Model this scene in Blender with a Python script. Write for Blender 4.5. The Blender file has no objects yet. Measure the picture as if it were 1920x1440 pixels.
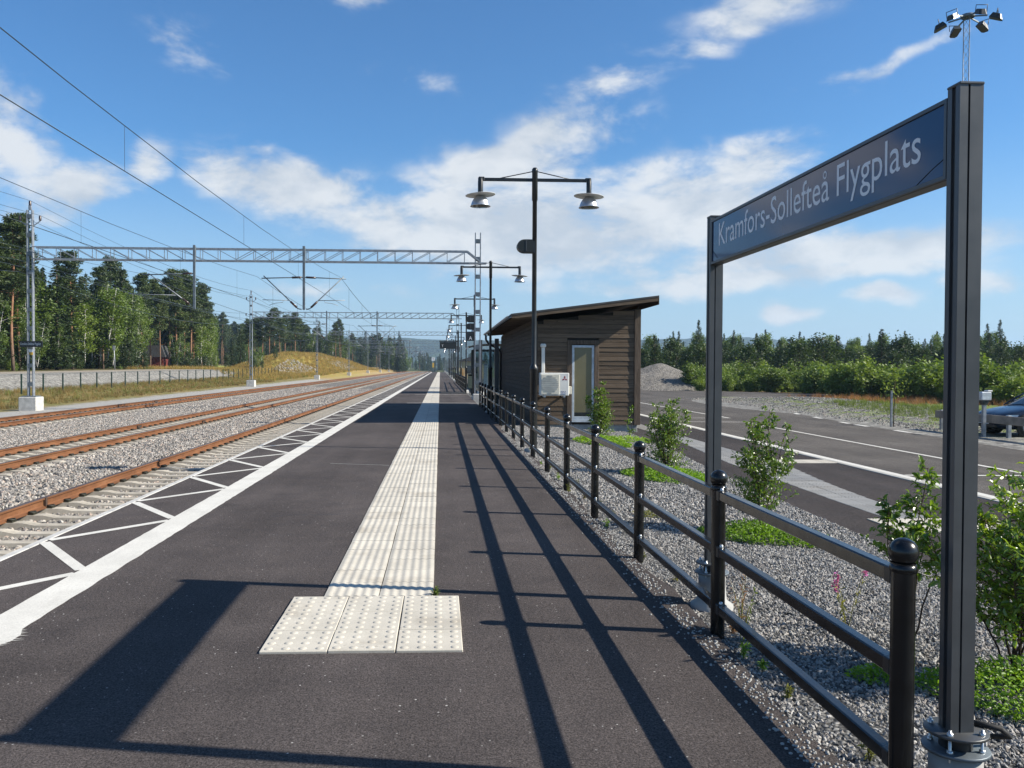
import bpy, math, random
import numpy as np
from mathutils import Vector, Matrix

SC = bpy.context.scene
COL = SC.collection
R = math.radians
rnd = random.Random(7)

# ------------------------------------------------------------------ camera
cam_d = bpy.data.cameras.new('camera'); cam = bpy.data.objects.new('camera', cam_d); COL.objects.link(cam)
SC.camera = cam
cam_d.sensor_width = 36.0; cam_d.lens = 30.0; cam_d.shift_x = 0.0339
cam_d.clip_start = 0.05; cam_d.clip_end = 30000
EYE = 1.68
_yaw, _pitch, _roll = R(2.5), -0.01937, R(0.25)
_f = Vector((math.sin(_yaw)*math.cos(_pitch), math.cos(_yaw)*math.cos(_pitch), math.sin(_pitch)))
_r0 = Vector((math.cos(_yaw), -math.sin(_yaw), 0)); _u0 = _r0.cross(_f)
_r = _r0*math.cos(_roll)+_u0*math.sin(_roll); _u = -_r0*math.sin(_roll)+_u0*math.cos(_roll)
cam.matrix_world = Matrix(((_r.x, _u.x, -_f.x, 0), (_r.y, _u.y, -_f.y, 0), (_r.z, _u.z, -_f.z, EYE), (0, 0, 0, 1)))

# ------------------------------------------------------------------ render look
SC.view_settings.view_transform = 'Standard'; SC.view_settings.look = 'None'
SC.view_settings.gamma = 1.0; SC.view_settings.exposure = 0.85
SC.render.engine = 'CYCLES'
SC.cycles.use_denoising = True
SC.cycles.max_bounces = 6; SC.cycles.diffuse_bounces = 3; SC.cycles.glossy_bounces = 3
SC.cycles.transmission_bounces = 5; SC.cycles.transparent_max_bounces = 8; SC.cycles.volume_bounces = 0

# ------------------------------------------------------------------ sun and sky
SUN = Vector((1.43, -0.26, 1.0)).normalized()
sun_el = math.asin(SUN.z); sun_az = math.atan2(SUN.x, SUN.y)     # azimuth from +Y towards +X
sd = bpy.data.lights.new('sun', 'SUN'); sd.energy = 5.0; sd.angle = R(0.5); sd.color = (1.0, 0.93, 0.81)
so = bpy.data.objects.new('sun', sd); COL.objects.link(so)
so.rotation_euler = (-SUN).to_track_quat('-Z', 'Y').to_euler(); so.location = (30, -6, 30)

W = bpy.data.worlds.new('World'); SC.world = W; W.use_nodes = True
wt = W.node_tree; wt.nodes.clear()
def wn(t, **k):
    n = wt.nodes.new(t)
    for a, b in k.items(): setattr(n, a, b)
    return n
def wm(op, a, b=None, c=None, clamp=False):
    n = wn('ShaderNodeMath', operation=op); n.use_clamp = clamp
    for i, v in enumerate((a, b, c)):
        if v is None: continue
        if isinstance(v, (int, float)): n.inputs[i].default_value = v
        else: wt.links.new(v, n.inputs[i])
    return n.outputs[0]
tc = wn('ShaderNodeTexCoord'); DIR = tc.outputs['Generated']
sky = wn('ShaderNodeTexSky', sky_type='NISHITA'); sky.sun_disc = False
sky.sun_elevation = sun_el; sky.sun_rotation = sun_az; sky.altitude = 60; sky.air_density = 1.0; sky.dust_density = 0.4; sky.ozone_density = 2.2
hs = wn('ShaderNodeHueSaturation'); hs.inputs['Saturation'].default_value = 1.0; hs.inputs['Value'].default_value = 1.0
tint = wn('ShaderNodeMix', data_type='RGBA', blend_type='MULTIPLY'); tint.inputs['Factor'].default_value = 1.0; tint.inputs[7].default_value = (.70, 1.24, 1.68, 1)
wt.links.new(sky.outputs[0], tint.inputs[6]); wt.links.new(tint.outputs[2], hs.inputs['Color'])
sep = wn('ShaderNodeSeparateXYZ'); wt.links.new(DIR, sep.inputs[0])
dx, dy, dz = sep.outputs
AZ = wm('ARCTAN2', dx, dy); EL = wm('ARCSINE', dz)
# cloud noise lives on a layer high above the ground: direction / height
inv = wm('ADD', wm('MAXIMUM', dz, 0.0), 0.14)
px_ = wm('DIVIDE', dx, inv); py_ = wm('DIVIDE', dy, inv)
pc = wn('ShaderNodeCombineXYZ'); wt.links.new(px_, pc.inputs[0]); wt.links.new(py_, pc.inputs[1])
def noise(vec, scale, detail, rough, dist=0.0, off=(0, 0, 0), sc=(1, 1, 1)):
    m = wn('ShaderNodeMapping'); m.inputs['Location'].default_value = off; m.inputs['Scale'].default_value = sc
    wt.links.new(vec, m.inputs['Vector'])
    n = wn('ShaderNodeTexNoise'); n.inputs['Scale'].default_value = scale; n.inputs['Detail'].default_value = detail
    n.inputs['Roughness'].default_value = rough; n.inputs['Distortion'].default_value = dist
    wt.links.new(m.outputs[0], n.inputs['Vector']); return n.outputs[0]
ae = wn('ShaderNodeCombineXYZ'); wt.links.new(AZ, ae.inputs[0]); wt.links.new(EL, ae.inputs[1])
# layered vapour: stretched sideways, finer towards the edges
n1 = noise(ae.outputs[0], 6.5, 7.0, 0.60, 0.35, (3.1, 1.7, 0), (1.0, 2.1, 1))
n1s = noise(ae.outputs[0], 6.5, 3.0, 0.55, 0.35, (3.1 - 0.03, 1.7 - 0.055, 0), (1.0, 2.1, 1))
n2 = noise(ae.outputs[0], 24.0, 4.0, 0.62, 0.2, (0.4, 5.2, 0), (1.0, 1.7, 1))
nwide = noise(pc.outputs[0], 0.9, 3.0, 0.55, 0.2, (8.3, 2.1, 0))
wpn = wn('ShaderNodeTexNoise'); wpn.inputs['Scale'].default_value = 9.0; wpn.inputs['Detail'].default_value = 3.0; wt.links.new(ae.outputs[0], wpn.inputs['Vector'])
wv = wn('ShaderNodeVectorMath', operation='MULTIPLY_ADD'); wt.links.new(wpn.outputs['Color'], wv.inputs[0]); wv.inputs[1].default_value = (.14, .06, 0)
wv0 = wn('ShaderNodeVectorMath', operation='SUBTRACT'); wt.links.new(ae.outputs[0], wv0.inputs[0]); wv0.inputs[1].default_value = (.07, .03, 0); wt.links.new(wv0.outputs[0], wv.inputs[2])
# cloud banks that stand in this sky: azimuth, elevation, half widths (degrees), tilt, strength
BANKS = [(-9.5, 11.6, 6.4, 2.4, -14, .86), (-3, 9.0, 8.5, 2.6, -10, .95), (6.0, 9.4, 12.0, 3.4, -2, 1.05), (14.0, 10.0, 9.5, 3.6, 2, 1.0), (4.5, 13.2, 6.0, 2.0, 8, .8), (19.5, 12.5, 5.0, 1.5, 12, .8),
         (8.2, 15.4, 5.6, 2.3, 14, .60), (11.0, 18.2, 4.4, 1.3, 6, .46), (-28.0, 13.4, 3.6, 3.6, 10, .95), (-23.0, 10.9, 4.6, 1.7, 10, .9), (-18.2, 12.6, 2.2, 1.9, 35, .8), (-26, 9.0, 4.6, 1.0, 10, .5),
         (22.5, 22.4, 8.0, 1.9, 9, .66), (16.0, 20.0, 4.2, .9, 4, .42), (27.0, 17.6, 6.0, .7, 10, .52), (-16, 19.6, 4.0, 2.0, -15, .36), (-5.4, 24.2, 2.6, 1.7, -10, .66), (-1.6, 18.9, 4.2, 1.4, -8, .34),
         (23.0, 6.9, 13.0, 1.5, 3, .74), (20, 5.6, 14, .9, 2, .7), (28.6, 4.15, 2.6, .7, 0, .85), (23, 3.6, 1.6, .6, 0, .8), (33.0, 4.9, 2.6, 1.0, 0, .85), (-7, 5.0, 6, .7, 0, .42)]
acc = None
for a, e, ra, re, tilt, st in BANKS:
    v1 = wn('ShaderNodeVectorMath', operation='SUBTRACT'); wt.links.new(wv.outputs[0], v1.inputs[0]); v1.inputs[1].default_value = (R(a), R(e), 0)
    mp = wn('ShaderNodeMapping'); mp.vector_type = 'TEXTURE'; mp.inputs['Rotation'].default_value = (0, 0, R(tilt)); mp.inputs['Scale'].default_value = (R(ra), R(re), 1)
    wt.links.new(v1.outputs[0], mp.inputs['Vector'])
    ln = wn('ShaderNodeVectorMath', operation='LENGTH'); wt.links.new(mp.outputs[0], ln.inputs[0])
    mr = wn('ShaderNodeMapRange', interpolation_type='SMOOTHSTEP'); wt.links.new(ln.outputs['Value'], mr.inputs['Value'])
    mr.inputs['From Min'].default_value = 1.6; mr.inputs['From Max'].default_value = 0.0
    mr.inputs['To Min'].default_value = 0.0; mr.inputs['To Max'].default_value = st
    acc = mr.outputs[0] if acc is None else wm('MAXIMUM', acc, mr.outputs[0])
# elsewhere in the sky: the same kind of broken cloud
behind = wn('ShaderNodeMapRange', interpolation_type='SMOOTHSTEP'); wt.links.new(dy, behind.inputs['Value'])
behind.inputs['From Min'].default_value = 0.78; behind.inputs['From Max'].default_value = 0.45
gen = wn('ShaderNodeMapRange', interpolation_type='SMOOTHSTEP'); wt.links.new(nwide, gen.inputs['Value'])
gen.inputs['From Min'].default_value = 0.53; gen.inputs['From Max'].default_value = 0.72; gen.inputs['To Max'].default_value = 0.9
acc = wm('MAXIMUM', acc, wm('MULTIPLY', gen.outputs[0], behind.outputs[0]))
def density(nz):
    d = wm('ADD', wm('MULTIPLY', wm('SUBTRACT', nz, 0.5), 2.2), wm('SUBTRACT', acc, 0.17))
    return wm('ADD', d, wm('MULTIPLY', wm('SUBTRACT', n2, 0.5), 0.75))
den = density(n1)
cov = wn('ShaderNodeMapRange', interpolation_type='SMOOTHSTEP'); wt.links.new(den, cov.inputs['Value'])
cov.inputs['From Min'].default_value = -0.12; cov.inputs['From Max'].default_value = 0.62; cov.inputs['To Max'].default_value = 0.9
hasc = wn('ShaderNodeMapRange', interpolation_type='SMOOTHSTEP'); wt.links.new(acc, hasc.inputs['Value'])
hasc.inputs['From Min'].default_value = 0.04; hasc.inputs['From Max'].default_value = 0.42
mask = wm('MULTIPLY', cov.outputs[0], hasc.outputs[0])
lit = wn('ShaderNodeMapRange'); wt.links.new(wm('ADD', wm('SUBTRACT', n1, n1s), wm('MULTIPLY', wm('SUBTRACT', n2, 0.5), 0.35)), lit.inputs['Value'])
lit.inputs['From Min'].default_value = -0.12; lit.inputs['From Max'].default_value = 0.12
ccol = wn('ShaderNodeMix', data_type='RGBA'); wt.links.new(lit.outputs[0], ccol.inputs['Factor'])
ccol.inputs[6].default_value = (6.6, 7.2, 7.9, 1); ccol.inputs[7].default_value = (9.4, 9.6, 9.7, 1)
# pale veil low over the horizon
veil = wn('ShaderNodeMapRange', interpolation_type='SMOOTHSTEP'); wt.links.new(EL, veil.inputs['Value'])
veil.inputs['From Min'].default_value = R(15); veil.inputs['From Max'].default_value = R(-2); veil.inputs['To Max'].default_value = 0.8
mv = wn('ShaderNodeMix', data_type='RGBA'); wt.links.new(veil.outputs[0], mv.inputs['Factor'])
wt.links.new(hs.outputs[0], mv.inputs[6]); mv.inputs[7].default_value = (6.2, 7.7, 8.9, 1)
mx = wn('ShaderNodeMix', data_type='RGBA'); wt.links.new(mask, mx.inputs['Factor'])
wt.links.new(mv.outputs[2], mx.inputs[6]); wt.links.new(ccol.outputs[2], mx.inputs[7])
bg = wn('ShaderNodeBackground'); bg.inputs['Strength'].default_value = 0.051; wt.links.new(mx.outputs[2], bg.inputs['Color'])
wo = wn('ShaderNodeOutputWorld'); wt.links.new(bg.outputs[0], wo.inputs['Surface'])

# ------------------------------------------------------------------ helpers
def tag(o, label=None, cat=None, group=None, kind=None):
    if label: o['label'] = label
    if cat: o['category'] = cat
    if group: o['group'] = group
    if kind: o['kind'] = kind
    return o
def empty(name, loc=(0, 0, 0), rz=0.0, label=None, cat=None, group=None):
    o = bpy.data.objects.new(name, None); o.empty_display_size = 0.2
    o.location = loc; o.rotation_euler = (0, 0, rz); COL.objects.link(o)
    return tag(o, label, cat, group)
def link(name, me, parent=None, loc=None, rot=None, scale=None):
    o = bpy.data.objects.new(name, me); COL.objects.link(o)
    if parent: o.parent = parent
    if loc is not None: o.location = loc
    if rot is not None: o.rotation_euler = rot
    if scale is not None: o.scale = scale if hasattr(scale, '__len__') else (scale,)*3
    return o
def copy_tree(o, parent=None):
    c = o.copy(); COL.objects.link(c); c.parent = parent
    for ch in list(o.children): copy_tree(ch, c)
    return c
class MB:
    def __init__(s): s.v = []; s.f = []; s.sm = []
    def add(s, vs, fs, smooth=False):
        b = len(s.v); s.v += [tuple(v) for v in vs]; s.f += [tuple(i+b for i in f) for f in fs]; s.sm += [smooth]*len(fs); return s
    def box(s, x0, x1, y0, y1, z0, z1, M=None):
        vs = [Vector((x, y, z)) for z in (z0, z1) for y in (y0, y1) for x in (x0, x1)]
        if M: vs = [M @ v for v in vs]
        return s.add(vs, [(0, 2, 3, 1), (4, 5, 7, 6), (0, 1, 5, 4), (2, 6, 7, 3), (0, 4, 6, 2), (1, 3, 7, 5)])
    def bbox(s, x0, x1, y0, y1, z0, z1, b=0.01):       # box with chamfered edges
        P = []
        for (x, sx) in ((x0, 1), (x1, -1)):
            for (y, sy) in ((y0, 1), (y1, -1)):
                for (z, sz) in ((z0, 1), (z1, -1)):
                    P += [(x+sx*b, y+sy*b, z), (x+sx*b, y, z+sz*b), (x, y+sy*b, z+sz*b)]
        import bmesh
        bm = bmesh.new(); [bm.verts.new(p) for p in P]; bmesh.ops.convex_hull(bm, input=bm.verts)
        bm.verts.index_update(); vs = [v.co.copy() for v in bm.verts]; fs = [[v.index for v in f.verts] for f in bm.faces]; bm.free()
        return s.add(vs, fs)
    def tube(s, pts, rad, n=8, cap=True, smooth=True):
        pts = [Vector(p) for p in pts]; k = len(pts)
        rr = rad if hasattr(rad, '__len__') else [rad]*k
        vs = []; up = None
        for i, p in enumerate(pts):
            t = (pts[min(i+1, k-1)]-pts[max(i-1, 0)]).normalized()
            if up is None:
                up = Vector((0, 0, 1)) if abs(t.z) < 0.9 else Vector((1, 0, 0))
            a = (up - t*up.dot(t)).normalized(); b = t.cross(a); up = a
            for j in range(n):
                q = 2*math.pi*j/n
                vs.append(p + (a*math.cos(q)+b*math.sin(q))*rr[i])
        fs = [(i*n+j, i*n+(j+1) % n, (i+1)*n+(j+1) % n, (i+1)*n+j) for i in range(k-1) for j in range(n)]
        s.add(vs, fs, smooth)
        if cap:
            b = len(s.v)-len(vs)
            s.f += [tuple(b+j for j in reversed(range(n))), tuple(b+(k-1)*n+j for j in range(n))]; s.sm += [False, False]
        return s
    def lathe(s, prof, c=(0, 0, 0), n=20, M=None, smooth=True):
        c = Vector(c); vs = []
        for (r, z) in prof:
            for j in range(n):
                q = 2*math.pi*j/n; v = Vector((r*math.cos(q), r*math.sin(q), z))
                vs.append(c + (M @ v if M else v))
        fs = [(i*n+j, i*n+(j+1) % n, (i+1)*n+(j+1) % n, (i+1)*n+j) for i in range(len(prof)-1) for j in range(n)]
        return s.add(vs, fs, smooth)
    def prism(s, poly, z0, z1, M=None):
        n = len(poly); vs = [Vector((x, y, z)) for z in (z0, z1) for x, y in poly]
        if M: vs = [M @ v for v in vs]
        return s.add(vs, [tuple(reversed(range(n))), tuple(range(n, 2*n))]+[(i, (i+1) % n, n+(i+1) % n, n+i) for i in range(n)])
    def bar(s, a, b, w=0.05, h=None):
        a, b = Vector(a), Vector(b); h = h or w; t = (b-a); L = t.length; t.normalize()
        up = Vector((0, 0, 1)) if abs(t.z) < 0.95 else Vector((0, 1, 0))
        x = t.cross(up).normalized(); y = x.cross(t)
        vs = [p + x*sx*w/2 + y*sy*h/2 for p in (a, b) for sy in (-1, 1) for sx in (-1, 1)]
        return s.add(vs, [(0, 1, 3, 2), (4, 6, 7, 5), (0, 4, 5, 1), (2, 3, 7, 6), (0, 2, 6, 4), (1, 5, 7, 3)])
    def mesh(s, name, m=None):
        me = bpy.data.meshes.new(name); me.from_pydata(s.v, [], s.f); me.update()
        me.polygons.foreach_set('use_smooth', s.sm)
        if m: me.materials.append(m)
        return me
    def build(s, name, m, parent=None, loc=None, rot=None):
        return link(name, s.mesh(name, m), parent, loc, rot)
def raw_mesh(name, V, F, m, smooth=False):
    """V (n,3) and F (k,q) numpy arrays, all faces with q corners"""
    me = bpy.data.meshes.new(name); n = len(V); k, q = F.shape
    me.vertices.add(n); me.vertices.foreach_set('co', np.asarray(V, np.float32).ravel())
    me.loops.add(k*q); me.loops.foreach_set('vertex_index', F.astype(np.int32).ravel())
    me.polygons.add(k); me.polygons.foreach_set('loop_start', np.arange(0, k*q, q, dtype=np.int32))
    me.polygons.foreach_set('use_smooth', np.full(k, smooth))
    me.update(calc_edges=True)
    if m: me.materials.append(m)
    return me

# ------------------------------------------------------------------ materials
class NT:
    def __init__(s, name):
        s.m = bpy.data.materials.new(name); s.m.use_nodes = True; s.t = s.m.node_tree; s.t.nodes.clear()
        s.o = s.n('ShaderNodeOutputMaterial'); s.geo = None; s.tc = None
    def n(s, t, **k):
        x = s.t.nodes.new(t)
        for a, b in k.items(): setattr(x, a, b)
        return x
    def L(s, a, b): s.t.links.new(a, b)
    def pos(s, space='world'):
        if space == 'world':
            s.geo = s.geo or s.n('ShaderNodeNewGeometry'); return s.geo.outputs['Position']
        s.tc = s.tc or s.n('ShaderNodeTexCoord'); return s.tc.outputs['Object']
    def map(s, vec, scale=(1, 1, 1), loc=(0, 0, 0)):
        m = s.n('ShaderNodeMapping'); m.inputs['Scale'].default_value = scale; m.inputs['Location'].default_value = loc
        s.L(vec, m.inputs['Vector']); return m.outputs[0]
    def noise(s, vec, scale, detail=4, rough=0.55, dist=0.0):
        n = s.n('ShaderNodeTexNoise'); n.inputs['Scale'].default_value = scale; n.inputs['Detail'].default_value = detail
        n.inputs['Roughness'].default_value = rough; n.inputs['Distortion'].default_value = dist; s.L(vec, n.inputs['Vector']); return n.outputs[0]
    def vor(s, vec, scale, out='Distance', feature='F1'):
        n = s.n('ShaderNodeTexVoronoi', feature=feature); n.inputs['Scale'].default_value = scale; s.L(vec, n.inputs['Vector']); return n.outputs[out]
    def ramp(s, fac, stops, interp='LINEAR'):
        n = s.n('ShaderNodeValToRGB'); cr = n.color_ramp; cr.interpolation = interp
        while len(cr.elements) < len(stops): cr.elements.new(0.5)
        for e, (p, c) in zip(cr.elements, stops):
            e.position = p; e.color = (c, c, c, 1) if isinstance(c, (int, float)) else (*c, 1)
        s.L(fac, n.inputs[0]); return n.outputs[0]
    def mix(s, fac, a, b, mode='MIX'):
        n = s.n('ShaderNodeMix', data_type='RGBA', blend_type=mode)
        for k, v in ((0, fac), (6, a), (7, b)):
            if isinstance(v, (int, float)): n.inputs[k].default_value = v if k == 0 else (v, v, v, 1)
            elif isinstance(v, tuple): n.inputs[k].default_value = (*v, 1)
            else: s.L(v, n.inputs[k])
        return n.outputs[2]
    def math(s, op, a, b=None, clamp=False):
        n = s.n('ShaderNodeMath', operation=op); n.use_clamp = clamp
        for i, v in enumerate((a, b)):
            if v is None: continue
            if isinstance(v, (int, float)): n.inputs[i].default_value = v
            else: s.L(v, n.inputs[i])
        return n.outputs[0]
    def rng(s, v, a, b, c=0.0, d=1.0, smooth=True):
        n = s.n('ShaderNodeMapRange', interpolation_type='SMOOTHSTEP' if smooth else 'LINEAR')
        s.L(v, n.inputs['Value'])
        for k, x in zip(('From Min', 'From Max', 'To Min', 'To Max'), (a, b, c, d)): n.inputs[k].default_value = x
        return n.outputs[0]
    def bump(s, h, strength, dist):
        n = s.n('ShaderNodeBump'); n.inputs['Strength'].default_value = strength; n.inputs['Distance'].default_value = dist
        s.L(h, n.inputs['Height']); return n.outputs[0]
    def bsdf(s, color, rough=0.6, metal=0.0, spec=0.5, normal=None, coat=0.0):
        p = s.n('ShaderNodeBsdfPrincipled')
        for k, v in (('Base Color', color), ('Roughness', rough), ('Metallic', metal), ('Specular IOR Level', spec), ('Coat Weight', coat)):
            if isinstance(v, (int, float)): p.inputs[k].default_value = (v, v, v, 1) if k == 'Base Color' else v
            elif isinstance(v, tuple): p.inputs[k].default_value = (*v, 1)
            else: s.L(v, p.inputs[k])
        if normal is not None: s.L(normal, p.inputs['Normal'])
        s.L(p.outputs[0], s.o.inputs['Surface']); s.p = p
        return s.m
M = {}
def simple(name, col, rough=0.5, metal=0.0, var=0.18, vs=6.0, bump=0.0, bs=60.0, bd=0.002, spec=0.5, coat=0.0, space='obj', rand=0.0):
    t = NT(name); p = t.pos(space)
    n = t.noise(p, vs, 5, 0.6)
    c = t.mix(t.rng(n, 0.3, 0.7), tuple(x*(1-var) for x in col), tuple(min(1, x*(1+var)) for x in col))
    if rand:
        oi = t.n('ShaderNodeObjectInfo'); c = t.mix(1.0, c, t.ramp(oi.outputs['Random'], [(0, 1-rand), (1, 1+rand)]), 'MULTIPLY')
    nm = t.bump(t.noise(p, bs, 4), bump, bd) if bump else None
    M[name] = t.bsdf(c, t.rng(n, 0.2, 0.8, rough*0.85, min(1, rough*1.15)), metal, spec, nm, coat)
    return M[name]
simple('black_paint', (0.007, 0.007, 0.007), 0.23, 0, .45, 9, 0.015, 200, .001, 0.5)
simple('black_steel', (0.012, 0.013, 0.014), 0.38, 0, .3, 5)
simple('dark_plastic', (0.012, 0.014, 0.013), 0.45)
simple('sign_grey', (0.085, 0.088, 0.09), 0.42, 0.35, .12, 4, .06, 300, .001)
simple('galvanised', (0.27, 0.29, 0.315), 0.5, 0.45, .22, 7, .05, 90)
simple('galv_dark', (0.13, 0.155, 0.175), 0.5, 0.4, .22, 5)
simple('bright_steel', (0.55, 0.56, 0.57), 0.35, 0.8, .15, 20)
simple('lamp_metal', (0.52, 0.54, 0.57), 0.34, 0.75, .12, 9)
simple('lamp_white', (0.60, 0.60, 0.58), 0.5)
simple('concrete', (0.43, 0.42, 0.395), 0.85, 0, .18, 5, .3, 60, .004)
simple('concrete_dark', (0.30, 0.30, 0.29), 0.9, 0, .2, 4, .3, 60, .004)
simple('sleeper_concrete', (0.37, 0.335, 0.275), 0.88, 0, .2, 5, .3, 80, .003, rand=.12)
simple('wire', (0.035, 0.05, 0.06), 0.5, 0.3)
simple('insulator', (0.05, 0.03, 0.025), 0.25)
simple('clip_steel', (0.02, 0.02, 0.012), 0.55); simple('joint_steel', (0.05, 0.03, 0.02), 0.7)
simple('white_plastic', (0.70, 0.69, 0.64), 0.45, 0, .05)
simple('cream_plastic', (0.60, 0.57, 0.47), 0.45, 0, .05)
simple('grille_grey', (0.36, 0.36, 0.33), 0.55)
simple('logo_red', (0.30, 0.015, 0.02), 0.5)
simple('label_blue', (0.02, 0.05, 0.22), 0.5)
simple('door_frame', (0.42, 0.47, 0.52), 0.4, .2)
simple('sign_white', (0.72, 0.74, 0.76), 0.5, 0, .02)
simple('sign_black', (0.008, 0.010, 0.012), 0.35)
simple('yellow_paint', (0.62, 0.38, 0.05), 0.6)
simple('orange_paint', (0.42, 0.20, 0.05), 0.6)
simple('grey_roof', (0.05, 0.05, 0.052), 0.7, 0, .2, 3)
simple('red_wood', (0.13, 0.022, 0.016), 0.85, 0, .25, 2, rand=.15)
simple('flood_lens', (.05, .05, .04), .5); simple('rubber', (0.012, 0.012, 0.012), 0.8)
simple('barrier_wood', (0.25, 0.21, 0.17), 0.8, 0, .25, 4, .3, 40)
simple('green_fence', (0.012, 0.035, 0.025), 0.5)
simple('zinc_box', (0.55, 0.57, 0.6), 0.4, 0.4)
simple('car_paint', (0.007, 0.015, 0.034), 0.3, 0.3, .05, 2, coat=0.5)
simple('headlamp', (0.45, 0.5, 0.55), 0.12, 0.3)
simple('rim_alloy', (0.6, 0.62, 0.65), 0.3, 0.8)
simple('cabinet', (0.28, 0.33, 0.38), 0.5)
def glass(name, col, rough=0.03):
    t = NT(name); p = t.bsdf(col, rough, 0, 0.6); M[name] = p
glass('car_glass', (0.02, 0.025, 0.03)); glass('lens_glass', (0.12, 0.12, 0.11), .1)
t = NT('door_glass'); M['door_glass'] = t.bsdf(t.mix(t.noise(t.pos('obj'), 1.5, 3), (0.12, 0.11, 0.062), (0.16, 0.145, 0.085)), .18, 0, .5)
t = NT('clear_glass'); b = t.n('ShaderNodeBsdfTransparent'); b.inputs[0].default_value = (.82, .88, .9, 1); g = t.n('ShaderNodeBsdfGlossy'); g.inputs['Roughness'].default_value = .02
mxs = t.n('ShaderNodeMixShader'); mxs.inputs[0].default_value = .08; t.L(b.outputs[0], mxs.inputs[1]); t.L(g.outputs[0], mxs.inputs[2]); t.L(mxs.outputs[0], t.o.inputs['Surface']); M['clear_glass'] = t.m
# glossy blue-black enamel of the name board
t = NT('sign_face'); M['sign_face'] = t.bsdf((0.014, 0.038, 0.105), 0.06, 0, 0.45, None, 0.0)
# asphalt: fine aggregate, pale chips, wear
def asphalt(name, lo, hi, chips=0.5, warm=(1.12, .965, .92)):
    t = NT(name); p = t.pos()
    big = t.noise(p, 0.35, 5, 0.6); mid = t.noise(p, 3.2, 4, 0.6); fine = t.noise(p, 95, 3, 0.8); f2 = t.noise(p, 34, 4, 0.75)
    c = t.mix(t.rng(big, .3, .7), tuple(lo*w for w in warm), tuple(hi*w for w in warm))
    c = t.mix(0.6, c, t.ramp(mid, [(0.25, .72), (.75, 1.28)]), 'MULTIPLY')
    lane = t.noise(t.map(p, (1.4, .07, 1)), 1.0, 4, .6); c = t.mix(.8, c, t.ramp(lane, [(.3, .80), (.7, 1.20)]), 'MULTIPLY')
    blot = t.rng(t.noise(t.map(p, (1, .8, 1), (3, 9, 0)), .9, 3, .5), .66, .74); c = t.mix(t.math('MULTIPLY', blot, .3), c, (.022, .020, .019))
    c = t.mix(1.0, c, t.ramp(fine, [(.36, .35), (.64, 1.7)]), 'MULTIPLY')
    c = t.mix(0.8, c, t.ramp(f2, [(.32, .6), (.68, 1.4)]), 'MULTIPLY')
    vn = t.n('ShaderNodeTexVoronoi'); vn.inputs['Scale'].default_value = 26; t.L(p, vn.inputs['Vector'])
    sepc = t.n('ShaderNodeSeparateColor'); t.L(vn.outputs['Color'], sepc.inputs[0])
    r = t.math('MULTIPLY', t.rng(sepc.outputs[0], .55, 1.0, 0, 1, False), 0.16)
    chip = t.math('LESS_THAN', vn.outputs['Distance'], r)
    patch = t.rng(t.noise(p, 1.1, 3), .42, .68)
    c = t.mix(t.math('MULTIPLY', chip, t.math('MULTIPLY', t.math('ADD', patch, .35), chips)), c, (.5, .48, .45))
    nm = t.bump(t.math('ADD', fine, t.math('MULTIPLY', f2, 1.2)), 0.75, 0.006)
    M[name] = t.bsdf(c, t.rng(mid, .3, .7, .82, .97), 0, .12, nm); return M[name]
asphalt('asphalt', 0.047, 0.068, .8); asphalt('asphalt_road', 0.064, 0.092, .35, (1.10, .99, .89)); asphalt('asphalt_new', 0.031, 0.043, .35)
# white road paint, worn
def paint(name, wear, col=(.62, .60, .545)):
    t = NT(name); p = t.pos(); n = t.noise(p, 9, 6, .7); f = t.noise(p, 90, 3)
    c = t.mix(t.rng(t.noise(p, 2.2, 4), .3, .7), tuple(x*.86 for x in col), col)
    c = t.mix(.55, c, t.ramp(f, [(.3, .72), (.65, 1.1)]), 'MULTIPLY')
    streak = t.rng(t.noise(t.map(p, (5, .5, 1)), 1.5, 5, .65), .5, .75); c = t.mix(t.math('MULTIPLY', streak, .22), c, (.30, .28, .25))
    c = t.mix(t.math('MULTIPLY', t.rng(t.math('ADD', n, t.math('MULTIPLY', f, .35)), .84, .95), wear), c, (.09, .085, .08))
    M[name] = t.bsdf(c, .75, 0, .3, t.bump(f, .4, .003)); return M[name]
paint('white_paint', .55); paint('worn_paint', .9, (.66, .66, .63))
def tile_mat(name, col):
    t = NT(name); p = t.pos(); n = t.noise(p, 3, 5, .6); f = t.noise(p, 140, 3)
    oi = t.n('ShaderNodeObjectInfo')
    c = t.mix(t.rng(n, .3, .7), tuple(x*.86 for x in col), col)
    c = t.mix(1.0, c, t.ramp(oi.outputs['Random'], [(0, .92), (1, 1.06)]), 'MULTIPLY')
    c = t.mix(.6, c, t.ramp(f, [(.3, .8), (.7, 1.15)]), 'MULTIPLY')
    st = t.rng(t.noise(p, 1.4, 6, .7), .5, .70)
    c = t.mix(t.math('MULTIPLY', st, .45), c, (.24, .20, .15)); sp2 = t.rng(t.noise(p, 22, 4, .7), .62, .72); c = t.mix(t.math('MULTIPLY', sp2, .5), c, (.16, .14, .115))
    M[name] = t.bsdf(c, .85, 0, .3, t.bump(f, .3, .002))
tile_mat('tile', (.51, .475, .405)); tile_mat('tile_grey', (.36, .35, .325)); tile_mat('kerb_stone', (.37, .36, .33))
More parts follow.
